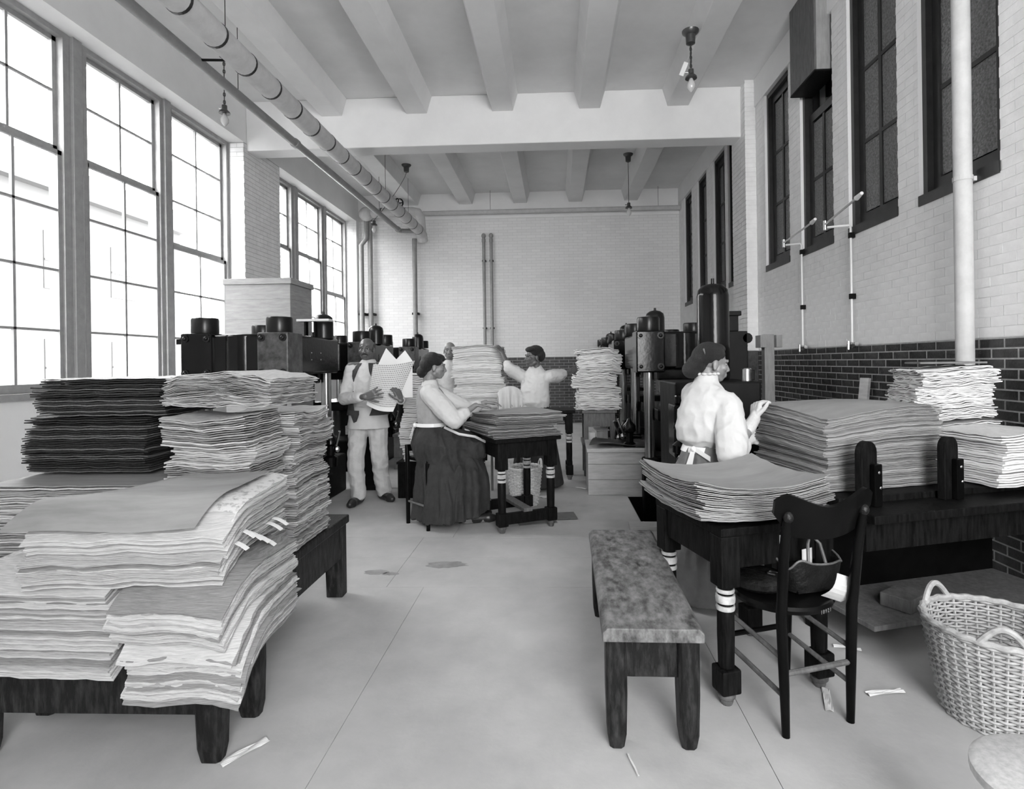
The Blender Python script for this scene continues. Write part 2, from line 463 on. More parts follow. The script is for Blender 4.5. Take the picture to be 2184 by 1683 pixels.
# big sash windows: frame, two sashes, bars, every pane
def sash_window(n, y0, y1, rail):
    x = XW - 0.06
    w = struct('window_%d' % n, MB().boxw(x - 0.1, XW + 0.0, y0, y0 + 0.055, 1.2, 4.73).boxw(x - 0.1, XW, y1 - 0.055, y1, 1.2, 4.73)
               .boxw(x - 0.1, XW, y0 + 0.055, y1 - 0.055, 4.675, 4.73).boxw(x - 0.1, XW + 0.06, y0, y1, 1.14, 1.2), M['winframe'])
    zs = [4.675] + [4.73 - 0.588 * k for k in range(1, 6)] + [1.2]
    a, c = y0 + 0.055, y1 - 0.055; m = (a + c) / 2
    for nm, k0, k1, dx in (('upper_sash', 0, rail, -0.045), ('lower_sash', rail, 6, 0.0)):
        X0, X1 = x + dx, x + dx + 0.035
        bb = MB().boxw(X0, X1, a, a + 0.045, zs[k1], zs[k0]).boxw(X0, X1, c - 0.045, c, zs[k1], zs[k0])
        bb.boxw(X0, X1, a, c, zs[k0] - 0.045, zs[k0]).boxw(X0, X1, a, c, zs[k1], zs[k1] + (0.05 if nm[0] == 'u' else 0.08))
        bb.boxw(X0 + 0.004, X1 - 0.004, m - 0.013, m + 0.013, zs[k1], zs[k0])
        for k in range(k0 + 1, k1): bb.boxw(X0 + 0.004, X1 - 0.004, a, c, zs[k] - 0.011, zs[k] + 0.011)
        s = obj(nm, bb, M['winframe'], w)
        for k in range(k0, k1):
            for p, q in ((a + 0.045, m - 0.013), (m + 0.013, c - 0.045)):
                obj('pane', MB().boxw(X0 + 0.015, X0 + 0.018, p, q, zs[k + 1] + 0.011, zs[k] - 0.011), M['glass'], s)
    return w
sash_window(1, 4.30, 5.40, 2)
sash_window(2, 5.57, 6.75, 2)
sash_window(3, 6.86, 8.139, 3)
sash_window(4, 9.2, 10.17, 2)
sash_window(5, 10.34, 11.5, 2)
sash_window(6, 11.65, 12.79, 3)
for n, (a, c) in enumerate(((5.40, 5.57), (6.75, 6.86), (10.17, 10.34), (11.5, 11.65))):
    struct('trim_%d' % (n + 3), MB().boxw(XW - 0.16, XW + 0.03, a + (0.03 if c - a > .12 else .0), c - (0.03 if c - a > .12 else .0), 1.2, 4.73).boxw(XW - 0.16, XW, a, c, 1.2, 4.73), M['winframe'], bevel=0.004)

# dark casements in the other wall
def casement(n, y0, y1, top=TOP_R, swing=0.0, rows=3):
    x = XR + 0.10
    w = struct('window_%d' % n, MB().boxw(XR + 0.03, XR + 0.2, y0, y0 + 0.05, SILL_R, TOP_R).boxw(XR + 0.03, XR + 0.2, y1 - 0.05, y1, SILL_R, TOP_R)
               .boxw(XR + 0.03, XR + 0.2, y0 + .05, y1 - .05, TOP_R - 0.06, TOP_R).boxw(XR - 0.012, XR + 0.2, y0, y1, SILL_R - 0.02, SILL_R + 0.06), M['darkframe'])
    L = y1 - y0 - 0.1; z0, z1 = SILL_R + 0.06, top - 0.06
    s = MB().boxw(-0.022, 0.022, 0, 0.075, z0, z1).boxw(-0.022, 0.022, L - 0.075, L, z0, z1).boxw(-0.022, 0.022, 0.075, L - 0.075, z1 - 0.09, z1).boxw(-0.022, 0.022, 0.075, L - 0.075, z0, z0 + 0.11)
    s.boxw(-0.016, 0.016, L / 2 - 0.022, L / 2 + 0.022, z0 + 0.11, z1 - 0.09)
    za, zb = z0 + 0.11, z1 - 0.09
    for k in range(1, rows): s.boxw(-0.015, 0.015, 0.075, L - 0.075, za + (zb - za) * k / rows - 0.018, za + (zb - za) * k / rows + 0.018)
    sa = obj('casement_sash', s, M['darkframe'], w)
    sa.location = (x, y0 + 0.05, 0) if not swing else (XR + 0.02, y0 + 0.05, 0)
    sa.rotation_euler = (0, 0, swing)
    for k in range(rows):
        for p, q in ((0.075, L / 2 - 0.022), (L / 2 + 0.022, L - 0.075)):
            obj('pane', MB().boxw(-0.004, 0.004, p, q, za + (zb - za) * k / rows + 0.018, za + (zb - za) * (k + 1) / rows - 0.018), M['frost'], sa)
    return w
for i, (a, c) in enumerate(RW):
    w = casement(7 + i, a, c, top=4.24 if i == 5 else TOP_R, swing=0.0, rows=2 if i == 5 else 3)
    if i == 5:
        obj('transom_pane', MB().boxw(XR + 0.12, XR + 0.13, a + 0.05, c - 0.05, 4.18, TOP_R - 0.06), M['glass'], w)
    obj('dark_backing', MB().boxw(XR + 0.29, XR + 0.3, a, c, SILL_R, TOP_R), M['ironm'], w)  # black sheet stands in for the unlit room behind the panes
# building across the street
bd = thing('building', 'pale office building with rows of sash windows across the street', 'building', (-15, 6, 0))
obj('wall', MB().boxw(-3, 0, -14, 16, -4, 7.5), M['facade'], bd)
fwm = MB().boxw(0, 0.03, -0.55, 0.55, 0, 1.7).boxw(0.03, .06, -0.03, 0.03, 0, 1.7).boxw(0.03, .06, -0.55, 0.55, .82, .88).mesh('window', M['facadew'])
for k in range(11):
    for z in (-2.4, 0.6, 3.8): put(fwm, 'window', bd, (0.0, -12 + k * 2.5, z))
obj('cornice', MB().boxw(0, 0.35, -14, 16, 6.7, 7.5), M['facade'], bd)
struct('street_ground', MB().boxw(-30, -5.1, -20, 30, -4.1, -4.0), M['facade'])

# ------------------------------------------------------------------ pipes
def pipe_thing(name, label, build, cat='pipe', group=None):
    t = thing(name, label, cat, group=group); build(t); return t
def big_pipe(t):
    obj('lagging', MB().tube([(-3.0, YF, 4.38), (-3.0, 12.5, 4.38), (-3.0, 12.66, 4.34), (-3.0, 12.74, 4.22)], 0.115, 20), M['pipew'], t, smooth=True)
    me = MB().lathe([(0.114, -0.013), (0.119, -0.013), (0.119, 0.013), (0.114, 0.013)], seg=24).mesh('band', M['band'])
    for k in range(24):
        y = 0.99 + 0.49 * k
        if y > 12.4: break
        o = put(me, 'band', t, (-3.0, y, 4.38)); o.rotation_euler = (PI / 2, 0, 0)
    for y in (1.6, 5.2, 10.2, 11.8): obj('hanger_rod', MB().cyl((-3.08, y, 4.46), (-3.08, y, ZC), 0.0035, seg=6), M['ironm'], t)
    obj('hanger_strap', MB().cyl((-3.42, 5.3, 4.38), (-3.0, 5.3, 4.36), 0.012, seg=6), M['ironm'], t)
pipe_thing('steam_pipe', 'thick white lagged steam pipe with black bands running below the ceiling', big_pipe)
def small_pipe(t):
    obj('run', MB().tube([(-3.42, YF, 4.37), (-3.42, 12.25, 4.37), (-3.40, 12.34, 4.37), (-3.32, 12.37, 4.37), (-3.1, 12.37, 4.37)], 0.05, 14), M['pipe'], t, smooth=True)
    me = MB().lathe([(0.049, -0.04), (0.062, -0.035), (0.062, 0.035), (0.049, 0.04)], seg=16).mesh('coupling', M['pipe'], True)
    for y in (1.5, 7.35, 12.2): put(me, 'coupling', t, (-3.42, y, 4.37)).rotation_euler = (PI / 2, 0, 0)
    for y in (2.6, 6.0, 10.9): obj('hanger_rod', MB().cyl((-3.42, y, 4.42), (-3.42, y, ZC), 0.0035, seg=6), M['ironm'], t)
pipe_thing('return_pipe', 'thin bare grey pipe running beside the thick lagged pipe', small_pipe)
def wall_pipe(t):
    obj('run', MB().tube([(-3.0, 12.78, 4.86), (2.84, 12.78, 4.86)], 0.052, 14), M['pipew'], t, smooth=True)
    for x in (-1.45, 2.35): obj('hanger_rod', MB().cyl((x, 12.78, 4.9), (x, 12.78, ZC), 0.0035, seg=6), M['ironm'], t)
pipe_thing('wall_pipe', 'long white horizontal pipe high along the brick wall at the back', wall_pipe)
def cross_pipe(t):
    obj('lagging', MB().tube([(-4.22, 12.6, 4.84), (-3.2, 12.6, 4.86), (-3.08, 12.62, 4.84), (-3.03, 12.66, 4.75), (-3.02, 12.7, 4.45)], 0.105, 16).ell((-4.25, 12.6, 4.83), (0.17, 0.15, 0.16)), M['pipew'], t, smooth=True)
    me = MB().lathe([(0.104, -0.012), (0.11, -0.012), (0.11, 0.012), (0.104, 0.012)], seg=20).mesh('band', M['band'])
    for x in (-3.35, -3.9): put(me, 'band', t, (x, 12.6, 4.85)).rotation_euler = (0, PI / 2, 0)
    v = obj('valve', MB().cyl((-3.45, 12.55, 4.86), (-3.45, 12.4, 4.98), 0.035).cyl((-3.45, 12.6, 4.86), (-3.45, 12.55, 4.86), .06), M['ironm'], t, smooth=True)
    ring = [(-3.45 + 0.1 * math.cos(a * PI / 8), 12.38, 5.0 + 0.1 * math.sin(a * PI / 8)) for a in range(17)]
    obj('hand_wheel', MB().tube(ring, 0.016, 6).cyl((-3.55, 12.38, 5.0), (-3.35, 12.38, 5.0), 0.012, seg=6).cyl((-3.45, 12.38, 4.9), (-3.45, 12.38, 5.1), 0.012, seg=6), M['ironm'], v, smooth=True)
pipe_thing('elbow_pipe', 'short white lagged cross pipe with rounded elbows and a hand wheel', cross_pipe)
for i, (x, y, z1, lab) in enumerate(((-4.42, 12.72, 4.5, 'grey vertical pipe with an offset bend in the window corner'), (-4.24, 12.80, 4.62, 'straight grey vertical pipe beside the bent corner pipe'),
                                     (-3.22, 12.84, 4.3, 'grey vertical pipe below the end of the lagged pipe'))):
    t = thing('riser_pipe', lab, 'pipe')
    pts = [(x, y, 0), (x, y, z1 - 0.35), (x + (0.12 if i == 0 else 0), y, z1 - 0.2), (x + (0.12 if i == 0 else 0), y, z1 + (0.3 if i < 2 else 0))]
    obj('run', MB().tube(pts, 0.055, 12), M['pipe'], t, smooth=True)
    obj('clip', MB().boxw(x - 0.075, x + 0.075, y - 0.02, YB, 2.55, 2.6), M['ironm'], t)
for x, lab in ((-1.625, 'capped grey standpipe on the back wall beside its twin, nearer the windows'), (-1.455, 'capped grey standpipe on the back wall beside its twin, farther from the windows')):
    t = thing('standpipe', lab, 'pipe', (x, 12.88, 0), group='capped standpipes on the back wall')
    obj('run', MB().tube([(0, 0, 0), (0, 0, 4.30)], 0.036, 12), M['pipe'], t, smooth=True)
    obj('cap', MB().ell((0, 0, 4.34), (0.052, 0.052, 0.06)).cyl((0, 0, 4.2), (0, 0, 4.26), .045), M['pipe'], t, smooth=True)
    for z in (1.75, 2.2, 3.75): obj('clip', MB().boxw(-0.045, 0.045, -0.01, 0.09, z, z + 0.035), M['ironm'], t)
t = thing('drain_pipe', 'stout white vertical pipe in front of the window wall beside the tall ragged pile', 'pipe', (2.755, 3.90, 0))
obj('run', MB().tube([(0, 0, 0), (0, 0, ZC)], 0.054, 18), M['pipew'], t, smooth=True)
for z in (1.0, 2.6, 4.2): obj('clip', MB().lathe([(0.053, z), (0.059, z), (0.059, z + 0.03), (0.053, z + 0.03)], seg=18).boxw(0.05, 0.095, -0.015, 0.015, z, z + 0.03), M['pipew'], t)

# gas brackets on the wall
for y, z1, jx, jy, ex, ey, ez, lab in ((6.53, 2.73, 2.655, 6.62, 2.56, 5.7, 2.77, 'thin white wall gas pipe with a jointed swing arm under the smaller casement'),
                                       (5.46, 2.68, 2.62, 5.55, 2.50, 4.75, 2.74, 'thin white wall gas pipe with a jointed swing arm under the wide casement')):
    t = thing('gas_bracket', lab, 'gas pipe', group='jointed gas brackets')
    obj('riser', MB().tube([(2.815, y, 1.56), (2.815, y, z1 - 0.02), (2.80, y, z1), (jx, jy, z1 + 0.005)], 0.011, 8), M['white'], t, smooth=True)
    obj('swing_arm', MB().tube([(jx, jy, z1 + 0.035), (ex, ey, ez)], 0.010, 8).cyl((jx, jy, z1 - 0.02), (jx, jy, z1 + 0.07), 0.02, seg=10), M['brass'], t, smooth=True)
    obj('burner', MB().tube([(ex, ey, ez), (ex - 0.01, ey - 0.10, ez + 0.012)], [0.022, 0.014], 10), M['white'], t, smooth=True)
    obj('tap', MB().cyl((2.81, y + 0.05, 1.55), (2.81, y - 0.09, 1.55), 0.02, seg=8).cyl((2.78, y, 1.5), (2.78, y, 1.58), .014, seg=8).cyl((2.815, y, 1.53), (2.845, y, 1.53), .018, seg=8), M['brass'], t, smooth=True)
    for z in (1.98, z1 - 0.12): obj('clip', MB().boxw(2.80, 2.85, y - 0.02, y + 0.02, z, z + 0.05), M['ironm'], t)

# hanging lamps
def lamp(loc, drop, lab, chainy=True, swing=None):
    t = thing('pendant_lamp', lab, 'lamp', loc, group='bare bulb pendant lamps')
    rd = (0, 0, -0.001)
    obj('ceiling_rose', MB().lathe([(0.012, -0.16), (0.05, -0.14), (0.055, -0.05), (0.09, -0.02), (0.095, 0)], seg=16), M['chain'], t, smooth=True)
    ex, ey = swing or (0, 0)
    pts = [(ex * k / 12 ** 1.0 * (k / 12) ** 0.3, ey * k / 12 * (k / 12) ** .3, -0.15 - (drop - 0.15) * k / 12) for k in range(13)]
    obj('cord', MB().tube(pts, 0.006, 6), M['chain'], t)
    if chainy:
        n = int(min(drop, 1.3) / 0.05)
        lk = MB().tube([(0.013 * math.cos(a * PI / 4), 0, 0.026 * math.sin(a * PI / 4)) for a in range(9)], 0.0045, 5).mesh('chain_link', M['chain'])
        for k in range(n): put(lk, 'chain_link', t, (ex, ey, -drop + 0.03 + k * 0.047)).rotation_euler = (0, 0, (k % 2) * PI / 2 + 0.4)
    s = obj('socket', MB().lathe([(0.012, 0.09), (0.03, 0.08), (0.032, 0.03), (0.062, 0.0), (0.066, -0.02), (0.03, -0.022)], (ex, ey, -drop - 0.09), 14), M['chain'], t, smooth=True)
    obj('key', MB().cyl((ex - 0.07, ey, -drop - 0.04), (ex + 0.03, ey, -drop - 0.05), 0.008, seg=6), M['brass'], s)
    obj('bulb', MB().lathe([(0.018, 0.0), (0.03, -0.03), (0.047, -0.07), (0.045, -0.105), (0.025, -0.135), (0.006, -0.155)], (ex, ey, -drop - 0.11), 16), M['bulb'], t, smooth=True)
    return t
lamp((-4.02, 6.75, ZC), 0.72, 'bare bulb hanging on a twisted chain by the big windows')
l2 = lamp((1.55, 6.35, 5.095), 0.42, 'bare bulb with a paper tag on a short knotted chain near the casement wall')
obj('paper_tag', MB().box((-0.08, 0.0, -0.42), (0.05, 0.003, 0.16), ry=R(22)), M['white'], l2)
lamp((-2.9, 11.0, ZC), 0.95, 'pendant with its cord drawn aside towards the lagged pipes', False, (-0.82, 0.5))
lamp((1.42, 10.75, ZC), 0.92, 'small dark pendant with a bell rose hanging before the back wall', False)

# ventilator box in the casement
t = thing('ventilator_box', 'boarded wooden ventilator box fixed in the top of the smaller casement', 'ventilator', (2.70, 5.9, 4.38))
for k in range(7): obj('board', MB().boxw(-0.0, 0.02, 0.085 * k + 0.003, 0.085 * (k + 1), 0.02, 0.97), M['midwood'], t)
obj('side_board', MB().boxw(0.02, 0.25, 0.0, 0.02, 0.02, 0.97), M['greywood'], t)
obj('side_board', MB().boxw(0.02, 0.25, 0.58, 0.60, 0.02, 0.97), M['greywood'], t)
obj('dark_underside', MB().boxw(0.0, 0.25, 0.0, 0.60, 0.0, 0.018), M['darkwood'], t)  # dark sheet painted in for the shade of the open underside

# ------------------------------------------------------------------ presses
def press(x0, yf, s, lab, dome=(0.18, 0.58), dome_top=1.99, plates=True, depth=1.3, backnut=True):
    """x0: aisle side of the head, s: +1 when the head lies towards +x, -1 towards -x"""
    t = thing('hydraulic_press', lab, 'press', (x0, yf, 0), group='black hydraulic presses')
    X = lambda a: a * s
    def bx(b, a0, a1, y0, y1, z0, z1): p, q = sorted((X(a0), X(a1))); return b.boxw(p, q, y0, y1, z0, z1)
    obj('head', bx(MB(), 0.04, 0.97, 0.03, depth, 1.33, 1.715), M['iron'], t, bevel=0.03, smooth=True)
    for a, c in ((0.0, 0.29), (0.71, 1.0)):
        bo = obj('boss', bx(MB(), a, c, 0.0, 0.30, 1.30, 1.725), M['irong'] if (a == 0 and s < 0) else M['iron'], t, bevel=0.014)
        if a == 0 or plates:
            for px in (a + 0.045, c - 0.045):
                for z in (1.675, 1.36):
                    obj('bolt', MB().cyl((X(px), 0.004, z), (X(px), -0.012, z), 0.034, seg=12).ell((X(px), -0.014, z), (0.02, 0.016, 0.02), nu=10, nv=6), M['nut'], bo, smooth=True)
    nut = MB().lathe([(0.0, 0), (0.115, 0), (0.117, 0.008), (0.117, 0.13), (0.110, 0.145), (0.0, 0.147)], seg=28).mesh('column_nut', M['nut'], True)
    colm = MB().lathe([(0.054, 0.0), (0.054, 0.93)], seg=24).mesh('column', M['steel'], True)
    for a in (0.145, 0.855):
        for y in (0.14, depth - 0.12):
            if not (y > 0.2 and not backnut and a < 0.5): put(nut, 'column_nut', t, (X(a), y, 1.725))
            put(colm, 'column', t, (X(a), y, 0.42))
    obj('accumulator_dome', MB().lathe([(0.105, 0), (0.105, dome_top - 1.80), (0.095, dome_top - 1.755), (0.06, dome_top - 1.728), (0.014, dome_top - 1.717), (0.012, dome_top - 1.69)], (X(dome[0]), dome[1], 1.71), 24), M['nut'], t, smooth=True)
    bb = bx(MB(), -0.02 if s < 0 else 0.16, 1.0, -0.05 if s < 0 else 0.2, depth + 0.02, 0.0, 0.42)
    if s > 0: bx(bb, 0.065, 0.225, 0.06, 0.20, -0.9 if yf < 6 else 0.0, 0.42); bx(bb, 0.065, 0.225, depth - 0.20, depth - 0.04, 0.0, 0.42)
    obj('highlight_bulge', MB().lathe([(0.19, 0), (0.20, 0.01), (0.20, 0.36), (0.19, 0.37)], (X(0.5), 0.205, 1.335), 40), M['iron'], t, smooth=True)  # added bulge, shaped to catch a window highlight on the head
    obj('bed', bb, M['ironm'], t, bevel=0.02)
    obj('ram', MB().lathe([(0.24, 0.42), (0.24, 0.78), (0.2, 0.80)], (X(0.5), depth / 2, 0), 24), M['nut'], t, smooth=True)
    obj('platen', bx(MB(), 0.22, 0.80, 0.06, depth - 0.08, 0.80, 0.92), M['iron'], t, bevel=0.015)
    obj('upper_platen', bx(MB(), 0.22, 0.80, 0.06, depth - 0.08, 1.22, 1.335), M['iron'], t, bevel=0.015)
    for k, (yy, zz) in enumerate(((0.42, 0.62), (0.85, 0.55))):
        v = obj('valve', MB().lathe([(0.07, -0.2), (0.075, -0.1), (0.045, -0.08), (0.05, 0.02), (0.075, 0.04), (0.07, 0.1), (0.03, 0.14), (0.02, 0.18)], (X(-0.03), yy, zz), 14).cyl((X(-0.1), yy, zz - .02), (X(0.1), yy, zz - .02), .028, seg=10)
                .cyl((X(-0.03), yy - .12, zz + .06), (X(-0.03), yy + .12, zz + .06), .022, seg=10), M['iron'], t, smooth=True)
        obj('lever', MB().tube([(X(-0.10), yy - 0.02, zz + 0.02), (X(-0.13), yy - 0.05, zz + 0.10), (X(-0.16), yy - 0.08, zz + 0.18)], [0.009, 0.012, 0.013], 8), M['brass'], v, smooth=True)
        obj('union_nut', MB().ell((X(-0.1), yy, zz - 0.02), (0.03, 0.035, 0.035), nu=8, nv=5), M['brass'], v)
    if s < 0 and plates:
        pl = obj('name_plate', MB().boxw(X(0.04) - 0.002, X(0.04) + 0.006, 0.55, 0.80, 1.46, 1.56), M['iron'], t)
        for yy in (0.565, 0.785):
            for zz in (1.475, 1.545): obj('screw', MB().ell((X(0.04) + 0.007, yy, zz), (0.004, 0.007, 0.007), nu=8, nv=5), M['brass'], pl)
        obj('side_hook', MB().boxw(-1.12, -0.99, 0.12, 0.18, 1.63, 1.68), M['iron'], t)
    return t
press(-2.42, 5.0, -1, 'big black press nearest the ragged piles with a worn bolted corner plate', dome=(0.14, 1.12), dome_top=1.99, backnut=False)
press(-2.49, 7.4, -1, 'black press behind the standing man holding up a sheet', dome=(0.10, 0.62))
press(-2.49, 9.85, -1, 'farthest black press of the window side row', dome=(0.10, 0.62))
press(0.815, 5.74, 1, 'black press with a four-bolt corner plate behind the pine crate', dome=(0.30, 0.62), dome_top=1.99)
press(0.84, 8.2, 1, 'black press of the casement side row, mostly hidden by the tall white pile', dome=(0.26, 0.62))
press(0.84, 10.65, 1, 'farthest black press of the casement side row', dome=(0.26, 0.62))
# pump with its tank
t = thing('pressure_pump', 'black pump cabinet with a tall domed tank behind the woman in the white blouse', 'pump', (0.86, 4.12, 0))
obj('cabinet', MB().boxw(0, 0.62, 0, 0.6, 0, 1.26), M['ironm'], t, bevel=0.015)
obj('label_plate', MB().boxw(0.40, 0.49, -0.004, 0, 0.985, 1.055), M['greywood'], t)
obj('tank', MB().lathe([(0.118, 0), (0.122, 0.02), (0.122, 0.66), (0.112, 0.71), (0.08, 0.745), (0.03, 0.757), (0.014, 0.758), (0.013, 0.80)], (0.37, 0.33, 1.255), 32), M['iron'], t, smooth=True)
obj('tower', MB().boxw(0.60, 0.76, 0.70, 0.86, 0, 1.66).boxw(0.60, 0.69, 0.71, 0.85, 1.66, 1.80).boxw(0.585, 0.71, 0.69, 0.87, 1.79, 1.83).cyl((0.76, 0.70, 1.60), (0.76, 0.86, 1.60), 0.045, seg=12), M['ironm'], t, bevel=0.006)
obj('gauge_block', MB().boxw(-0.02, 0.14, -0.06, 0.16, 0.72, 1.10).cyl((0.02, -0.02, 1.1), (0.02, -0.02, 1.17), 0.03).cyl((.1, -.03, 1.1), (.1, -.03, 1.2), .018), M['iron'], t, bevel=0.012)
obj('standing_valve', MB().lathe([(0.06, 0), (0.06, 0.42), (0.04, 0.45), (0.085, 0.47), (0.085, 0.52), (0.04, 0.56), (0.045, 0.62), (0.085, 0.64), (0.075, 0.68)], (0.04, -0.10, 0.3), 16), M['iron'], t, smooth=True)
tag(obj('oil_tin', MB().lathe([(0.001, 0), (0.036, 0), (0.036, 0.085), (0.03, 0.092), (0.001, 0.093)], seg=18), M['brass'], smooth=True), 'small bright tin standing on the black pump cabinet', 'tin', loc=(1.40, 4.2, 1.262))
tag(obj('oil_block', MB().boxw(-0.03, 0.03, -0.03, 0.03, 0, 0.08), M['ironm'], bevel=0.006), 'small black block beside the bright tin on the pump', 'block', loc=(1.452, 4.29, 1.262))

# T-topped post and leaning plank
t = thing('wooden_post', 'grey wooden post with two blocks at its top beside the dark brick', 'post', (2.41, 6.5, 0))
obj('shaft', MB().boxw(-0.055, 0.055, -0.05, 0.05, 0, 1.70), M['greywood'], t, bevel=0.004)
for s in (-1, 1): obj('top_block', MB().boxw(*sorted((s * 0.055, s * 0.12)), -0.11, 0.055, 1.55, 1.69), M['greywood'], t, bevel=0.004)
obj('foot_board', MB().boxw(-0.25, 0.25, -0.2, 0.2, 0, 0.03), M['greywood'], t)
tag(obj('plank', MB().hexa([(-0.045, 0, 0), (0.045, 0, 0), (0.045, 0.03, 0), (-0.045, 0.03, 0)], [(-0.045, 0, 1.25), (0.045, 0, 1.25), (0.045, 0.03, 1.25), (-0.045, 0.03, 1.25)]), M['palewood'], bevel=0.002), 'pale plank leaning upright on the dark brick wall', 'plank', loc=(2.62, 5.13, 0), rz=R(-68))
bpy.data.objects['plank'].rotation_euler = (R(-8), 0, R(-68))

# boxed-in cabinet by the pier, built of planks
t = thing('wooden_cabinet', 'tall pale pine box with a moulded rim beside the window pier', 'cabinet', (-3.97, 6.62, 0))
zz = [0.0, 0.35, 0.7, 1.05, 1.38, 1.66, 1.98, 2.22, 2.40]
for k in range(len(zz) - 1):
    obj('plank', MB().boxw(0, 0.80, 0, 0.02, zz[k], zz[k + 1] - 0.0012), M['boxwood'], t, bevel=0.002)
    obj('side_plank', MB().boxw(0.78, 0.80, 0.02, 0.60, zz[k], zz[k + 1] - 0.0012), M['boxwood'], t, bevel=0.002)
obj('rim', MB().boxw(-0.015, 0.82, -0.018, 0.62, 2.40, 2.47), M['boxwood'], t, bevel=0.004)
obj('side_plank', MB().boxw(0, 0.02, 0.02, 0.60, 0, 2.40), M['boxwood'], t)
t = thing('shelf_board', 'small white board propped on the press before its dome', 'board', (-2.56, 5.93, 1.716))
obj('board', MB().boxw(-0.19, 0.16, -0.06, 0.06, 0.17, 0.195), M['white'], t, bevel=0.003)
for x in (-0.12, -0.02): obj('prop', MB().boxw(x, x + 0.02, -0.03, 0.03, 0, 0.17), M['iron'], t)

# ------------------------------------------------------------------ furniture
def bench(label, loc, rz, L, W, H, group=None, rail=0.11):
    """along local y, slab top, tapered board legs"""
    t = thing('work_bench', label, 'bench', loc, rz, group)
    sl = [(-W / 2, H - 0.05), (W / 2, H - 0.05), (W / 2, H - 0.018), (W / 2 - 0.018, H), (-W / 2 + 0.018, H), (-W / 2, H - 0.018)]
    obj('seat_slab', MB().prism(sl, 'Y', -L / 2, L / 2), M['benchtop'], t, bevel=0.004)
    for sx in (-1, 1):
        for sy in (-1, 1):
            a, c = W / 2 - 0.09, W / 2 - 0.012; y0, y1 = L / 2 - 0.12, L / 2 - 0.02
            p = lambda x, y, z: (sx * x, sy * y, z)
            ch = 0.012
            ring = lambda k, z: [p(x, y, z) for x, y in ((a + k + ch, y0 + k), (c - k - ch, y0 + k), (c - k, y0 + k + ch), (c - k, y1 - k - ch), (c - k - ch, y1 - k), (a + k + ch, y1 - k), (a + k, y1 - k - ch), (a + k, y0 + k + ch))]
            obj('leg', MB().loft([ring(0.012, 0), ring(0.004, 0.05), ring(0, 0.2), ring(0, H - 0.05)]), M['benchleg'], t, bevel=0.003)
    for sy in (-1, 1): obj('end_apron', MB().boxw(-W / 2 + 0.085, W / 2 - 0.085, *sorted((sy * (L / 2 - 0.075), sy * (L / 2 - 0.05))), H - 0.20, H - 0.05), M['benchleg'], t, bevel=0.003)
    for sx in (-1, 1): obj('side_rail', MB().boxw(*sorted((sx * (W / 2 - 0.055), sx * (W / 2 - 0.03))), -L / 2 + 0.115, L / 2 - 0.115, H - 0.05 - rail, H - 0.05), M['benchleg'], t, bevel=0.003)
    return t
bench('low wooden bench with a scuffed worn top beside the turned-leg table', (0.347, 2.635, 0), R(-1), 1.20, 0.365, 0.455)
bench('dark low bench bearing the tilted reams nearest the camera', (-1.69, 2.12, 0), R(90), 1.0, 0.36, 0.47, rail=0.25)
# low table under the tall ragged piles
t = thing('low_table', 'dark low table under the tall ragged paper piles by the press', 'table', (-1.95, 2.92, 0))
obj('table_top', MB().boxw(-0.65, 0.65, -0.54, 0.54, 0.44, 0.49), M['benchleg'], t, bevel=0.008)
for sx in (-1, 1):
    for sy in (-1, 1): obj('leg', MB().hexa([(sx * 0.63 + d[0], sy * 0.51 + d[1], 0) for d in ((-0.05 - .05 * (sx > 0), -0.05), (0.0 + .05 * (sx < 0), -0.05), (0.0 + .05 * (sx < 0), 0.03), (-0.05 - .05 * (sx > 0), 0.03))],
                                              [(sx * 0.63 + d[0], sy * 0.51 + d[1], 0.44) for d in ((-0.06 - .05 * (sx > 0), -0.06), (0.0 + .05 * (sx < 0), -0.06), (0.0 + .05 * (sx < 0), 0.03), (-0.06 - .05 * (sx > 0), 0.03))]), M['benchleg'], t, bevel=0.006)
for sx in (-1, 1): obj('side_apron', MB().boxw(*sorted((sx * 0.60, sx * 0.625)), -0.48, 0.48, 0.24, 0.44), M['benchleg'], t, bevel=0.004)
for sy in (-1, 1): obj('end_apron', MB().boxw(-0.6, 0.6, *sorted((sy * 0.49, sy * 0.515)), 0.24, 0.44), M['benchleg'], t, bevel=0.004)

def turned_leg(t, x, y, H, w=0.088, foot_square=True):
    h = w / 2
    lg = obj('leg', MB().boxw(x - h, x + h, y - h, y + h, H * 0.70, H), M['darkwood'], t, bevel=0.005)
    r = h * 0.80
    obj('turned_shaft', MB().lathe([(r * .9, 0.70 * H), (r * .9, 0.55 * H), (r * .98, 0.54 * H), (r, 0.4 * H), (r * .92, 0.225 * H), (r * .85, 0.22 * H)], (x, y, 0), 20), M['darkwood'], lg, smooth=30)
    for z, rr, hh in ((0.672, 1.07, 0.022), (0.625, 1.15, 0.045), (0.572, 1.1, 0.028)):
        obj('turned_ring', MB().lathe([(r * .85, (z - hh / 2) * H), (r * (rr - .05), (z - hh / 2) * H), (r * rr, z * H), (r * (rr - .05), (z + hh / 2) * H), (r * .85, (z + hh / 2) * H)], (x, y, 0), 20), M['ring'], lg, smooth=True)
    obj('foot_block', MB().boxw(x - h, x + h, y - h, y + h, 0.075 * H, 0.22 * H), M['darkwood'], lg, bevel=0.008)
    obj('bun_foot', MB().lathe([(r * .62, 0), (r * .75, 0.012), (r * .75, 0.03 * H), (r * 1.02, 0.045 * H), (r * 1.05, 0.06 * H), (r * .8, 0.075 * H), (r * .6, 0.08 * H)], (x, y, 0), 20), M['midwood'], lg, smooth=True)
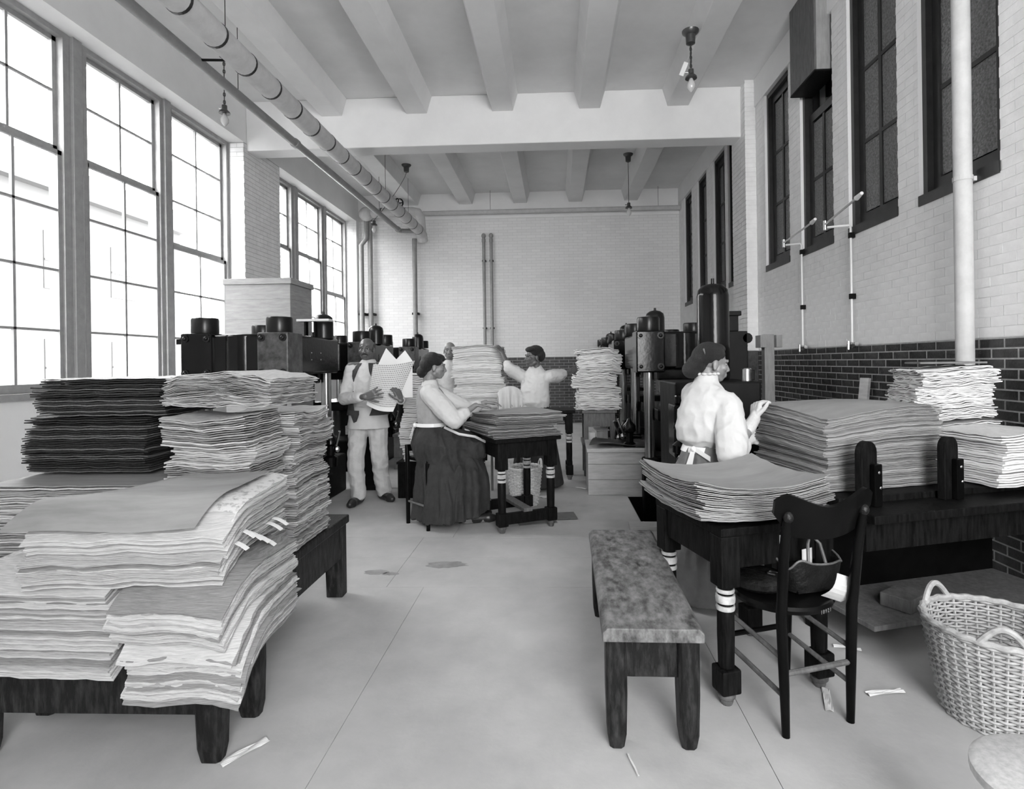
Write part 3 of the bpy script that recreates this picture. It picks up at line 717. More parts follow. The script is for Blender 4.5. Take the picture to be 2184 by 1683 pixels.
def turned_table(name, label, loc, rz, W, D, H, inset=0.03, hs=True):
    """origin at the front corner on the -x side; +x along the front, +y back"""
    t = thing(name, label, 'table', loc, rz)
    obj('table_top', MB().boxw(0, W, 0, D, H - 0.035, H), M['darkwood'], t, bevel=0.005)
    i = inset + 0.044
    for x in (i, W - i):
        for y in (i, D - i): turned_leg(t, x, y, H - 0.035)
    za, zb = H - 0.17, H - 0.035
    obj('apron', MB().boxw(i, W - i, inset + 0.012, inset + 0.034, za, zb), M['darkwood'], t, bevel=0.003)
    obj('apron', MB().boxw(i, W - i, D - inset - 0.034, D - inset - 0.012, za, zb), M['darkwood'], t, bevel=0.003)
    obj('side_apron', MB().boxw(inset + 0.012, inset + 0.034, i, D - i, za, zb), M['darkwood'], t, bevel=0.003)
    obj('side_apron', MB().boxw(W - inset - 0.034, W - inset - 0.012, i, D - i, za, zb), M['darkwood'], t, bevel=0.003)
    if hs:
        z0, z1 = 0.085 * H, 0.20 * H
        obj('stretcher', MB().boxw(i, W - i, i - 0.025, i + 0.025, z0, z1), M['darkwood'], t, bevel=0.005)
        obj('stretcher', MB().boxw(i, W - i, D - i - 0.025, D - i + 0.025, z0, z1), M['darkwood'], t, bevel=0.005)
        obj('long_stretcher', MB().boxw(W / 2 - 0.04, W / 2 + 0.04, i - 0.03, D - i, z1, z1 + 0.03), M['midwood'], t, bevel=0.004)
    return t
TA = turned_table('paper_table', 'dark table with turned ringed legs under the curled ream beside the bench', (0.655, 2.295, 0), R(17), 0.55, 0.57, 0.735, inset=0.002, hs=False)
turned_table('paper_table', 'dark turned-leg table with a wicker basket beneath, at the seated woman', (-0.50, 4.575, 0), R(26.5), 0.60, 0.66, 0.79)
turned_table('paper_table', 'brown turned-leg table under the tall white pile at the back', (-1.32, 6.72, 0), 0, 1.54, 0.46, 0.84, hs=False)
# small number tag nailed on the table apron
obj('tag', MB().box((0.295, 0.010, 0.665), (0.022, 0.006, 0.036)), M['white'], TA)

# bookbinder's counter with two rounded guide boards
CX, CY, CR = 1.49, 2.62, R(16)
t = thing('work_counter', 'black counter with a lower shelf beneath the biggest ream', 'counter', (CX, CY, 0), CR)
obj('counter_top', MB().boxw(-0.06, 1.34, 0.0, 0.85, 0.66, 0.70), M['darkwood'], t, bevel=0.005)
obj('bed_board', MB().boxw(-0.07, 1.30, 0.20, 1.10, 0.70, 0.735), M['darkwood'], t, bevel=0.004)
obj('shelf', MB().boxw(-0.04, 1.2, 0.03, 0.72, 0.16, 0.185), M['midwood'], t, bevel=0.003)
obj('back_panel', MB().boxw(0.025, 1.2, 0.44, 0.46, 0.185, 0.66), M['blackwood'], t)
obj('apron', MB().boxw(-0.05, 1.3, 0.06, 0.085, 0.52, 0.66), M['darkwood'], t)
for x, y in ((-0.05, 0.40), (1.2, 0.05), (-0.05, 0.74), (1.2, 0.74)): obj('leg', MB().boxw(x, x + 0.075, y, y + 0.075, 0, 0.66), M['darkwood'], t, bevel=0.004)
def arch(w, h, n=10): return [(-w / 2, 0), (w / 2, 0)] + [(w / 2 * math.cos(a * PI / n), h - w / 2 + w / 2 * math.sin(a * PI / n)) for a in range(n + 1)]
for x in (0.06, 0.56):
    g = obj('guide_board', MB().prism(arch(0.115, 0.315), 'Y', -0.02, 0.02), M['darkwood'], t, bevel=0.004); g.location = (x, 0.17, 0.70); g.rotation_euler = (0, 0, R(12))
    obj('cleat', MB().boxw(-0.005, 0.052, -0.05, -0.02, 0.0, 0.205), M['blackwood'], g, bevel=0.006)
    obj('screw', MB().ell((0.025, -0.05, 0.165), (0.008, 0.005, 0.008), nu=8, nv=5), M['brass'], g)
    obj('screw', MB().ell((0.035, -0.05, 0.09), (0.008, 0.005, 0.008), nu=8, nv=5), M['brass'], g)
tag(obj('shelf_box', MB().boxw(-0.1, 0.1, -0.07, 0.07, 0, 0.065), M['midwood'], bevel=0.003), 'small wooden box on the shelf under the counter', 'box', loc=(1.72, 2.87, 0.187), rz=R(35))

# stand under the ragged white pile
t = thing('wooden_stand', 'brown wooden stand with an open compartment under the ragged white pile', 'stand', (0.33, 6.98, 0))
obj('stand_top', MB().boxw(-0.02, 0.41, -0.02, 0.45, 0.78, 0.815), M['midwood'], t, bevel=0.003)
for x in (0.0, 0.33):
    for y in (0, 0.37): obj('leg', MB().boxw(x, x + 0.06, y, y + 0.06, 0, 0.78), M['midwood'], t, bevel=0.003)
obj('front_panel', MB().boxw(0.06, 0.33, 0.008, 0.03, 0.61, 0.78), M['midwood'], t)
obj('bottom_rail', MB().boxw(-0.02, 0.41, -0.01, 0.43, 0.38, 0.43), M['midwood'], t, bevel=0.003)
tag(obj('paper_wad', MB().box((0, 0, 0.05), (0.07, 0.12, 0.10), rz=0.2), M['white'], bevel=0.004), 'white paper wad in the compartment of the brown stand', 'paper', loc=(0.43, 7.1, 0.432))
tag(obj('cap_box', MB().box((0, 0, 0.06), (0.14, 0.15, 0.12), rz=-0.1).box((-0.01, -0.01, 0.135), (0.17, 0.17, 0.012), rz=0.2, rx=0.12), M['greywood'], bevel=0.003), 'lidded grey box in the compartment of the brown stand', 'box', loc=(0.57, 7.12, 0.432))

# crates
def crate(label, loc, rz, W, D, H, m, name='pine_crate'):
    t = thing(name, label, 'crate', loc, rz)
    n = 3; hs = [0, H * 0.36, H * 0.72, H]
    for k in range(n):
        for y0, y1 in ((0, 0.02), (D - 0.02, D)): obj('plank', MB().boxw(0, W, y0, y1, hs[k] + 0.002, hs[k + 1] - 0.002), m, t, bevel=0.002)
        for x0, x1 in ((0, 0.02), (W - 0.02, W)): obj('side_plank', MB().boxw(x0, x1, 0.02, D - 0.02, hs[k] + 0.002, hs[k + 1] - 0.002), m, t, bevel=0.002)
    obj('lid', MB().boxw(-0.012, W + 0.012, -0.015, D + 0.012, H, H + 0.035), m, t, bevel=0.004)
    return t
crate('pale pine crate topped with a black oilcloth beside the floor pit', (0.325, 5.99, 0), R(-1), 0.61, 0.72, 0.455, M['palewood'])
def oc(u, v):
    x = (u - 0.5) * 0.62; y = (v - 0.5) * 0.56
    r = max(abs(u - .5), abs(v - .5)) * 2
    return (x + 0.10 * (v - .5), y, 0.012 + 0.05 * max(0, r - .55) ** 1 * (0.6 + math.sin(5 * u + 3 * v)) + 0.012 * math.sin(9 * u) * math.sin(7 * v) + .012)
tag(obj('oilcloth', MB().grid(oc, 14, 12, 0.004), M['rubber'], smooth=True), 'black crumpled oilcloth lying on the pale pine crate', 'cloth', loc=(0.70, 6.32, 0.49))
crate('brown wooden crate on the floor behind the standing man', (-2.2, 7.5, 0), 0, 0.3, 0.5, 0.44, M['midwood'], name='brown_crate')
t = thing('foot_box', 'small dark foot box beside the seated woman by the table leg', 'box', (-0.80, 5.03, 0), R(25))
obj('body', MB().boxw(0, 0.20, 0, 0.30, 0, 0.165), M['darkwood'], t, bevel=0.004)
obj('lid', MB().boxw(-0.008, 0.208, -0.01, 0.31, 0.165, 0.185), M['midwood'], t, bevel=0.003)
tag(obj('lumber_end', MB().boxw(-0.09, 0.30, 0, 0.05, 0, 0.10), M['palewood'], bevel=0.003), 'pale lumber end jutting out behind the standing man', 'lumber', loc=(-2.33, 6.35, 0.62))
tag(obj('stool_box', MB().boxw(0, 0.32, 0, 0.32, 0, 0.36).boxw(-0.01, 0.33, -0.01, 0.33, 0.36, 0.385), M['darkwood'], bevel=0.004), 'dark box stool carrying the wavy pile behind the seated woman', 'stool', loc=(-1.69, 5.89, 0))
# the lumber end lies on this trestle
tag(obj('trestle', MB().boxw(-0.05, 0.05, 0, 0.06, 0, 0.62).boxw(-0.12, 0.12, -0.08, 0.14, 0, 0.04), M['ironm']), 'black iron trestle beneath the pale lumber end', 'trestle', loc=(-2.15, 6.35, 0))
# flat boards and slips on the floor
tag(obj('floor_board', MB().boxw(0, 0.62, 0, 0.17, 0, 0.03), M['palewood'], bevel=0.003), 'pale flat board lying on the floor at the edge of the pit', 'board', loc=(0.60, 4.73, 0.001), rz=R(-2))
for k, (x, y, rz, w, d) in enumerate(((-0.33, 4.86, 18, 0.34, 0.26), (-0.28, 5.0, 8, 0.46, 0.22))):
    tag(obj('card_sheet', MB().boxw(0, w, 0, d, 0, 0.006), M['card']), ('brown card sheet on the floor under the turned-leg table, upper one', 'brown card sheet on the floor under the turned-leg table, lower one')[1 - k], 'card', loc=(x, y, 0.001 + 0.007 * k), rz=R(rz))
SL = [(1.105, 2.376, 0.03, 0.165, -20, 'narrow white slip on the floor between the chair legs'), (1.37, 2.43, 0.165, 0.03, 10, 'white slip on the floor beside the tall basket'), (1.40, 2.80, 0.12, 0.025, -18, 'white slip on the floor under the counter shelf'),
      (-1.16, 2.02, 0.035, 0.17, -35, 'pale slip stuck on the floor by the dark low bench'), (0.25, 1.98, 0.006, 0.11, 12, 'white thread on the floor under the low worn bench'), (-0.13, 5.9, 0.1, 0.1, 30, 'white scrap on the floor behind the wicker basket'), (0.26, 6.3, 0.03, 0.14, 50, 'thin white slip on the floor by the pine crate')]
for x, y, w, d, rz, lab in SL:
    g = obj('paper_slip', MB().grid(lambda u, v, w=w, d=d: ((u - .5) * w, (v - .5) * d, 0.004 + 0.006 * abs(math.sin(3 * u + 4 * v))), 5, 5, 0.001), M['white'])
    tag(g, lab, 'paper', loc=(x, y, 0.001), rz=R(rz))

# the chair with its back to us
t = thing('wooden_chair', 'black wooden chair with a curved crest rail and a leather bag on its seat', 'chair', (0.925, 2.385, 0), R(18))
obj('seat', MB().lathe([(0.0, 0.425), (0.16, 0.425), (0.192, 0.435), (0.20, 0.452), (0.192, 0.464), (0.16, 0.462), (0.10, 0.455), (0.0, 0.452)], seg=36), M['blackwood'], t, smooth=True)
def rear_post(s): return MB().tube([(s * 0.150, -0.20, 0), (s * 0.155, -0.20, 0.2), (s * 0.163, -0.20, 0.45), (s * 0.170, -0.225, 0.68), (s * 0.172, -0.25, 0.835)], [0.015, 0.019, 0.021, 0.019, 0.017], 10)
for s in (-1, 1):
    p = obj('rear_post', rear_post(s), M['blackwood'], t, smooth=True)
    obj('post_knob', MB().ell((s * 0.172, -0.254, 0.84), (0.02, 0.02, 0.022), nu=12, nv=8), M['leather'], p, smooth=True)
    obj('leg', MB().tube([(s * 0.165, 0.17, 0), (s * 0.145, 0.13, 0.42)], [0.014, 0.02], 10), M['blackwood'], t, smooth=True)
    for z in (0.17, 0.31): obj('side_stretcher', MB().tube([(s * 0.155, -0.20, z - 0.02), (s * 0.155, 0.15, z + 0.015)], 0.010, 8), M['midwood'], t, smooth=True)
obj('rear_stretcher', MB().tube([(-0.155, -0.20, 0.235), (0.155, -0.20, 0.235)], 0.011, 8), M['midwood'], t, smooth=True)
obj('front_stretcher', MB().tube([(-0.155, 0.155, 0.22), (0.155, 0.155, 0.22)], 0.012, 8), M['blackwood'], t, smooth=True)
def crest(u, v):
    x = (u - 0.5) * 2
    w = 0.222 if v > 0.6 else 0.172 + (v / 0.6) ** 2 * 0.05
    top = 0.90 - 0.03 * math.cos(x * PI) * 1.0 - 0.03 * max(0, abs(x) - 0.82) / 0.18
    bot = 0.765 - 0.02 * math.cos(x * PI / 2)
    z = bot + (top - bot) * v
    return (x * w, -0.225 - (z - 0.68) * 0.2 - 0.04 * (1 - x * x) + 0.02, z)
obj('crest_rail', MB().grid(crest, 20, 8, 0.018), M['blackwood'], t, smooth=True)
for x in (): obj('back_slat', MB().tube([(x, -0.165, 0.46), (x * 1.0, -0.215, 0.60), (x * 1.0, -0.262, 0.76)], 0.009, 8), M['blackwood'], t, smooth=True)
fc = bpy.data.curves.new('seat_number', 'FONT'); fc.body = '18921'; fc.size = 0.022; fc.extrude = 0.0004; fc.align_x = 'CENTER'; fc.space_character = 1.25
ft = bpy.data.objects.new('draft', fc); COL.objects.link(ft); fm = bpy.data.meshes.new_from_object(ft.evaluated_get(bpy.context.evaluated_depsgraph_get())); bpy.data.objects.remove(ft)
fo = bpy.data.objects.new('seat_number', fm); COL.objects.link(fo); fo.parent = t; fo.location = (0.045, -0.196, 0.437); fo.rotation_euler = (R(90), 0, R(13)); fm.materials.clear(); fm.materials.append(M['card'])
# leather bag on the seat
t = thing('leather_bag', 'open black leather handbag with two strap handles on the black chair', 'bag', (1.045, 2.405, 0.466), R(18))
def bagwall(u, v):
    a = 2 * PI * u
    k = 0.92 + 0.16 * v
    top = 0.118 + 0.012 * math.sin(3 * a + 1) + 0.01 * math.sin(5 * a)
    return (0.125 * k * math.copysign(abs(math.cos(a)) ** 0.6, math.cos(a)), 0.07 * k * math.copysign(abs(math.sin(a)) ** 0.6, math.sin(a)), top * v)
obj('body', MB().grid(bagwall, 40, 8, 0.006).boxw(-0.1, 0.1, -0.06, 0.06, 0.0, 0.008), M['leather'], t, smooth=True)
obj('rim', MB().tube([Vector(bagwall(k / 48, 1.0)) for k in range(49)], 0.0045, 6), M['midwood'], t, smooth=True)  # lighter brown paints the highlight along the leather edge
for y, l in ((-0.066, 0.0), (0.066, 0.03)):
    obj('strap', MB().tube([(-0.055, y, 0.10), (-0.04 - l, y * 0.7, 0.19), (-0.01 - l, y * 0.4, 0.225), (0.02, y * .7, 0.19), (0.035, y, 0.10)], 0.0065, 8), M['midwood'], t, smooth=True)
obj('letter', MB().grid(lambda u, v: (-0.02 + 0.06 * u, 0.01 + 0.01 * u, 0.08 + 0.07 * v), 2, 2, 0.001), M['white'], t)
PN = mat('typed_paper', 0.5, 0.6, c2=0.45, scale=3, stretch=(12, 12, 70), lo=0.5, hi=0.75)
cd = obj('paper_card', MB().grid(lambda u, v: ((u - .5) * 0.085 + 0.02 * v, -0.02 * math.sin(PI * v) - 0.02 * u, 0.11 * v), 6, 6, 0.001), PN)
tag(cd, 'creased typed paper card sticking up between bag and chair post', 'paper', loc=(1.075, 2.285, 0.468), rz=R(20)); cd.rotation_euler = (R(18), R(16), R(20))
t = thing('leather_case', 'rounded flat leather case with a strap and buckle on the black chair', 'case', (0.845, 2.42, 0.466), R(50))
obj('body', MB().lathe([(0.0, 0), (0.10, 0.0), (0.112, 0.012), (0.112, 0.035), (0.10, 0.048), (0.05, 0.055), (0.0, 0.056)], seg=28), M['leather'], t, smooth=True)
obj('strap', MB().grid(lambda u, v: ((u - .5) * 0.018, -0.115 + 0.23 * v, 0.060 - 0.016 * (2 * v - 1) ** 4), 2, 10, 0.003), M['darkwood'], t, smooth=True)
obj('buckle', MB().boxw(-0.016, 0.016, -0.075, -0.071, 0.058, 0.064).boxw(-0.016, 0.016, -0.045, -0.041, 0.06, 0.066).boxw(-0.016, -0.012, -0.075, -0.041, 0.059, 0.065).boxw(0.012, 0.016, -0.075, -0.041, 0.059, 0.065), M['brass'], t)

# woven baskets
def basket(label, loc, r0, r1, h, nst, nrow, handles, oval=1.0, rz=0.0, wm='wicker'):
    t = thing('wicker_basket', label, 'basket', loc, rz)
    rad = lambda z: r0 + (r1 - r0) * (z / h) ** 0.85
    stm = MB()
    for k in range(nst):
        a = 2 * PI * k / nst
        pts = [(rad(z) * math.cos(a) * oval, rad(z) * math.sin(a), z) for z in np.linspace(0.005, h, 6)]
        o = obj('stake', MB().tube(pts, 0.0055, 5), M[wm], t, smooth=True)
    for i in range(nrow):
        z = h * (i + 0.5) / nrow
        pts = []
        n2 = nst * 3
        for k in range(n2 + 1):
            a = 2 * PI * (k % n2) / n2
            rr = rad(z) + 0.0065 * math.cos(a * nst / 2 * 1.0 + (PI if i % 2 else 0))
            pts.append((rr * math.cos(a) * oval, rr * math.sin(a), z))
        obj('weaver', MB().tube(pts, h / nrow * 0.44, 4), M[wm], t, smooth=True)
    obj('bottom', MB().lathe([(0.0, 0), (r0, 0.0), (r0, 0.012), (0, 0.014)], seg=24), M[wm], t)
    rim = []
    for k in range(145):
        a = 2 * PI * k / 144
        rim.append(((r1 + 0.003 * math.cos(a * 24)) * math.cos(a) * oval, (r1 + 0.003 * math.cos(a * 24)) * math.sin(a), h + 0.008 + 0.002 * math.sin(a * 24)))
    obj('rim', MB().tube(rim, 0.013, 8), M[wm], t, smooth=True)
    for a in handles:
        ring = []
        for k in range(13):
            s = PI * k / 12; da = (k / 12 - 0.5) * 0.62
            ring.append((r1 * math.cos(a + da) * oval, r1 * math.sin(a + da), h + 0.005 + 0.07 * math.sin(s)))
        obj('handle', MB().tube(ring, 0.012, 8), M[wm], t, smooth=True)
    return t
basket('tall pale wicker basket with looped handles beside the black counter', (1.725, 2.29, 0), 0.18, 0.245, 0.36, 36, 30, (R(112), R(-122)))
basket('pale wicker basket standing under the turned-leg table', (-0.33, 5.62, 0), 0.125, 0.17, 0.365, 26, 22, (R(20), R(200)), wm='wickerw')
# round stool in the corner
t = thing('round_stool', 'round stool with a pale speckled seat beside the tall basket', 'stool', (1.145, 1.335, 0))
obj('seat', MB().lathe([(0, 0.405), (0.155, 0.405), (0.17, 0.42), (0.17, 0.44), (0.155, 0.45), (0, 0.45)], seg=32), mat('speckled_seat', 0.42, 0.7, var=0.15, scale=60), t, smooth=True)
for k in range(4):
    a = PI / 4 + k * PI / 2
    obj('leg', MB().tube([(0.16 * math.cos(a), 0.16 * math.sin(a), 0), (0.1 * math.cos(a), 0.1 * math.sin(a), 0.41)], [0.014, 0.018], 10), M['darkwood'], t, smooth=True)
obj('ring_stretcher', MB().tube([(0.137 * math.cos(a * PI / 12), 0.137 * math.sin(a * PI / 12), 0.16) for a in range(25)], 0.008, 6), M['darkwood'], t, smooth=True)

# ------------------------------------------------------------------ paper
def pmat(name, c, v=0.18): return mat(name, c, 0.75, var=v, scale=5, stretch=(4, 4, 230), lo=0.3, hi=0.7)
PL = [pmat('paper_cream', 0.42, 0.4), pmat('paper_buff', 0.31, 0.45), pmat('paper_soiled', 0.19, 0.5)]
PW = [pmat('paper_white', 0.74, 0.12), pmat('paper_white_soft', 0.68, 0.14), pmat('paper_white_worn', 0.60, 0.18)]
PG = [pmat('card_grey', 0.20, 0.35), pmat('card_grey_dark', 0.12, 0.35), pmat('card_grey_pale', 0.29, 0.3)]
PD = [pmat('card_black', 0.008, 0.4), pmat('card_black_worn', 0.08, 0.6), pmat('card_charcoal', 0.02, 0.5)]
TOPG = mat('grey_top_sheet', 0.23, 0.6, var=0.12, scale=3, stretch=(1, 4, 1))
TOPD = mat('dark_cover_sheet', 0.22, 0.6, var=0.18, scale=2.5, stretch=(1, 5, 1))
PRN = mat('printed_margin', 0.55, 0.7, c2=0.3, scale=40, stretch=(1, 1, 1), lo=0.5, hi=0.62)
def ream(label, c, rz, w, d, h, n, mats, warp=None, rag=0.004, edge=0.003, amp=0.0025, group=None, nx=12, ny=9, top=None, shift=None, gap=0.76, brk=7, seed=0, tears=0.0):
    g = np.random.default_rng(seed + 100)
    t = thing('paper_ream', label, 'paper', c, rz, group)
    th0 = h / n
    bx = by = 0.0
    xs = np.linspace(-w / 2, w / 2, nx + 1); ys_ = np.linspace(-d / 2, d / 2, ny + 1)
    XX, YY = np.meshgrid(xs, ys_, indexing='ij')
    rr = np.maximum(np.abs(XX) / (w / 2), np.abs(YY) / (d / 2)) ** 4
    ph = g.uniform(0, 6.28, 6)
    Wn = ny + 1; NT = (nx + 1) * Wn
    faces = []
    for i in range(nx):
        for j in range(ny):
            a, b, c_, e = i * Wn + j, (i + 1) * Wn + j, (i + 1) * Wn + j + 1, i * Wn + j + 1
            faces.append((a, b, c_, e)); faces.append((NT + a, NT + e, NT + c_, NT + b))
    for i in range(nx):
        a, b = i * Wn, (i + 1) * Wn; faces.append((a, NT + a, NT + b, b))
        a, b = i * Wn + ny, (i + 1) * Wn + ny; faces.append((a, b, NT + b, NT + a))
    for j in range(ny):
        a, b = j, j + 1; faces.append((a, b, NT + b, NT + a))
        a, b = nx * Wn + j, nx * Wn + j + 1; faces.append((a, NT + a, NT + b, b))
    dk = 0.0; nextb = brk
    for k in range(n):
        tt = k / max(1, n - 1)
        if k == nextb:
            bx, by = g.normal(0, rag * 1.6, 2); nextb += int(g.integers(max(2, brk - 3), brk + 4))
        dx, dy = g.normal(0, rag * 0.55, 2) + (bx, by)
        sx, sy = (shift(tt) if shift else (0, 0))
        ex = np.sign(XX) * (np.abs(XX) > w / 2 - 1e-6) * g.normal(0, edge, XX.shape)
        ey = np.sign(YY) * (np.abs(YY) > d / 2 - 1e-6) * g.normal(0, edge, YY.shape)
        X = XX + ex + dx + sx; Y = YY + ey + dy + sy
        kk = k * 0.33
        z = th0 * (k + 1) + amp * rr * (np.sin(X * 41 + ph[0] + kk) + np.sin(Y * 47 + ph[1] - kk) + 0.7 * np.sin((X + Y) * 90 + ph[2] + k * 1.3) * 0.6)
        if warp is not None: z = z + warp(XX, YY, tt)
        th = th0 * gap * g.uniform(0.75, 1.08)
        if k == n - 1: th = th0 * 0.5
        V = np.empty((2 * NT, 3)); V[:NT, 0] = V[NT:, 0] = X.ravel(); V[:NT, 1] = V[NT:, 1] = Y.ravel()
        V[:NT, 2] = z.ravel(); V[NT:, 2] = z.ravel() - th
        me = bpy.data.meshes.new('sheet'); me.from_pydata(V.tolist(), [], faces)
        m = mats[int(g.choice(len(mats), p=[0.42, 0.33, 0.25] if len(mats) == 3 else None))]
        if k == n - 1 and top: m = top
        me.materials.append(m)
        me.polygons.foreach_set('use_smooth', [True] * len(me.polygons)); me.set_sharp_from_angle(angle=R(40))
        o = bpy.data.objects.new('sheet', me); COL.objects.link(o); o.parent = t
    return t

# the curled ream on the turned-leg table
def cup(X, Y, t): return t * (0.055 * (np.abs(X / 0.32) ** 2.2) * 0.9 + 0.035 * (Y / 0.32) ** 2 - 0.02) - 0.0
ream('grey curled ream of big sheets on the ringed-leg table', (0.788, 2.62, 0.737), R(14), 0.60, 0.57, 0.135, 22,
     [PG[2], PL[1], PG[0]], warp=lambda X, Y, t: 0.012 + cup(X, Y, 0.45 + 0.55 * t), rag=0.006, edge=0.002, amp=0.0012, top=TOPG, brk=4, seed=1, gap=0.72, nx=16, ny=14)
ream('biggest grey ream on the black counter, held by the guide boards', (1.635, 3.27, 0.737), R(16), 0.73, 0.56, 0.42, 62, [PG[0], PG[2], PG[1]],
     warp=lambda X, Y, t: -0.05 * t * np.clip((-X - Y - 0.1) / 0.5, 0, 1) ** 1.5 + 0.025 * t * (np.cos(X * 4) * np.cos(Y * 5)), rag=0.006, edge=0.002, amp=0.0015, top=TOPG, brk=8, seed=2, gap=0.76, nx=14, ny=12)
ream('upper white ragged ream on the tall pile by the white drain pipe', (2.45, 3.70, 1.04), R(-8), 0.42, 0.40, 0.315, 36, PW, warp=lambda X, Y, t: 0.015 * np.sin(X * 9) - 0.02 * t * (X + 0.25), rag=0.008, edge=0.006, amp=0.004, seed=3)
ream('lower white ream of the tall pile by the white drain pipe', (2.45, 3.70, 0.737), R(-4), 0.42, 0.40, 0.28, 32, PW, warp=lambda X, Y, t: 0.015 * np.sin(X * 9) * t, rag=0.007, edge=0.004, amp=0.003, seed=4)
tag(obj('cover_board', MB().boxw(-0.16, 0.20, -0.12, 0.16, 0, 0.012), M['card'], bevel=0.002), 'brown cover board lying on the tall ragged pile by the drain pipe', 'board', loc=(2.48, 3.72, 1.375), rz=R(-14))
ream('short white ream on the counter end before the tall ragged pile', (2.43, 3.215, 0.737), R(14), 0.46, 0.40, 0.27, 22, PW, warp=lambda X, Y, t: 0.012 * np.sin(X * 8 + 1) * t + 0.03 * t * np.clip(-X, 0, 1), rag=0.007, edge=0.002, amp=0.002, seed=5)
tg = obj('tie_tape', MB().grid(lambda u, v: (0.012 * (u - .5) + 0.075 * v, -0.01 - 0.05 * math.sin(PI * v * .8), 0.20 - 0.20 * v ** 1.2), 2, 10, 0.0015).grid(lambda u, v: (0.012 * (u - .5) + 0.022 + 0.07 * v, -0.008 - 0.05 * math.sin(PI * v * .8), 0.20 - 0.20 * v ** 1.2), 2, 10, 0.0015), M['white'])
tag(tg, 'white tie tape hanging from the biggest ream beside a guide board', 'tape', loc=(1.50, 2.91, 0.745), rz=R(16))
# centre table
ream('dark grey ream on the turned-leg table at the seated woman', (-0.385, 4.985, 0.792), R(26.5), 0.62, 0.66, 0.19, 18, [PG[1], PG[0], PG[2]], warp=lambda X, Y, t: 0.03 * t * np.clip((-X + .1) / .3, 0, 1) * np.clip((-Y + .1) / .4, 0, 1) + 0.012 * np.sin(X * 6) * t,
     rag=0.012, edge=0.002, amp=0.0015, top=TOPG, brk=3, seed=6, gap=0.72)
ream('tall white pile of sheets on the brown table at the back', (-0.945, 6.95, 0.842), 0, 0.60, 0.40, 0.79, 84, PW, warp=lambda X, Y, t: 0.03 * t * np.cos(X * 5) - 0.02 * t, rag=0.009, edge=0.005, amp=0.0025, gap=0.92, seed=7, nx=10, ny=6)
ream('tall white ragged pile on the brown wooden stand', (0.515, 7.16, 0.817), R(2), 0.52, 0.40, 0.76, 56, PW, warp=lambda X, Y, t: -0.10 * (1 - t) * 0 - 0.03 * t * (X > 0.2) + 0.012 * np.sin(X * 9) * t, rag=0.012, edge=0.008, amp=0.004, gap=0.88, seed=8, nx=10, ny=6, shift=lambda t: (0.012 * math.sin(t * 9), 0))
ream('narrow wavy white pile on the box stool behind the seated woman', (-1.53, 6.05, 0.387), R(4), 0.235, 0.28, 0.93, 40, PW, rag=0.006, edge=0.004, amp=0.003, seed=9, nx=6, ny=5, shift=lambda t: (0.035 * math.sin(t * 7 + 2.5), 0.0), gap=0.9)
# by the window side
ream('black card pile, upper part, beside the ragged buff piles', (-2.19, 2.82, 1.185), R(1), 0.63, 0.40, 0.185, 18, PD, rag=0.006, edge=0.002, amp=0.002, seed=10, brk=5, top=PW[0], gap=0.7)  # white top sheet paints the glare lying on the black card
ream('black card pile, lower part, on the flat grey sheets', (-2.26, 2.83, 0.915), R(-1), 0.62, 0.40, 0.265, 26, PD, rag=0.01, edge=0.003, amp=0.002, seed=11, brk=4, gap=0.66)
ream('flat ream with a grey top sheet beneath the black card pile', (-2.17, 2.74, 0.492), R(2), 0.80, 0.64, 0.41, 40, PL, rag=0.008, edge=0.003, amp=0.002, seed=12, top=TOPD)
bulge = lambda X, Y, t: 0.018 * np.sin(t * 6) * (np.abs(X) > 0.1) * 0 + 0.012 * np.sin(X * 11 + t * 4) + 0.010 * np.sin(Y * 13)
ream('ragged buff ream in the middle of the tall piles, facing the tilted reams', (-1.525, 2.545, 0.492), R(-1), 0.38, 0.30, 0.70, 78, PL, warp=lambda X, Y, t: t * (0.010 * np.sin(X * 14 + t * 5) + 0.03 * (Y + 0.15)), rag=0.008, edge=0.0035, amp=0.002, seed=13, nx=12, ny=8, shift=lambda t: (-0.012 * math.sin(t * 7), 0.0))
ream('ragged buff ream at the press end of the dark low table', (-1.525, 2.955, 0.492), R(1), 0.43, 0.42, 0.69, 76, PL, warp=lambda X, Y, t: t * (0.014 * np.sin(Y * 12 + t * 4) + 0.04 * Y), rag=0.009, edge=0.004, amp=0.002, seed=14, nx=10, ny=12, shift=lambda t: (0.02 * math.sin(t * 8), 0.0))
ream('top buff ream crowning the tall ragged piles', (-1.545, 2.73, 1.222), R(-3), 0.52, 0.42, 0.14, 26, PL, warp=lambda X, Y, t: 0.012 + t * 0.02 * np.cos(X * 6) - 0.012 * t * (np.abs(X) > .2) + 0.004 * np.sin(X * 23 + t * 7), rag=0.007, edge=0.005, amp=0.0025, seed=15, nx=16, ny=10)
def droop(cx, cy, kf=1.9):
    def f(X, Y, t): return -kf * np.clip(1.97 - (Y + cy), 0, 1) ** 2 - 1.1 * np.clip(X + cx + 1.17, 0, 1) ** 2 + 0.004 * np.sin(X * 25 + t * 2)
    return f
ream('bottom buff ream overhanging the dark low bench', (-1.215, 1.955, 0.472), R(3), 0.36, 0.45, 0.160, 27, PL, warp=droop(-1.215, 1.955, 2.1), rag=0.007, edge=0.0022, amp=0.0011, gap=0.62, seed=16, nx=14, ny=14)
ream('buff ream lying on the bottom one of the overhanging reams', (-1.235, 1.965, 0.64), R(-2), 0.38, 0.47, 0.110, 19, PL, warp=lambda X, Y, t: droop(-1.235, 1.965, 1.85)(X, Y, t) + 0.006, rag=0.007, edge=0.0022, amp=0.0011, gap=0.62, seed=17, nx=14, ny=14)
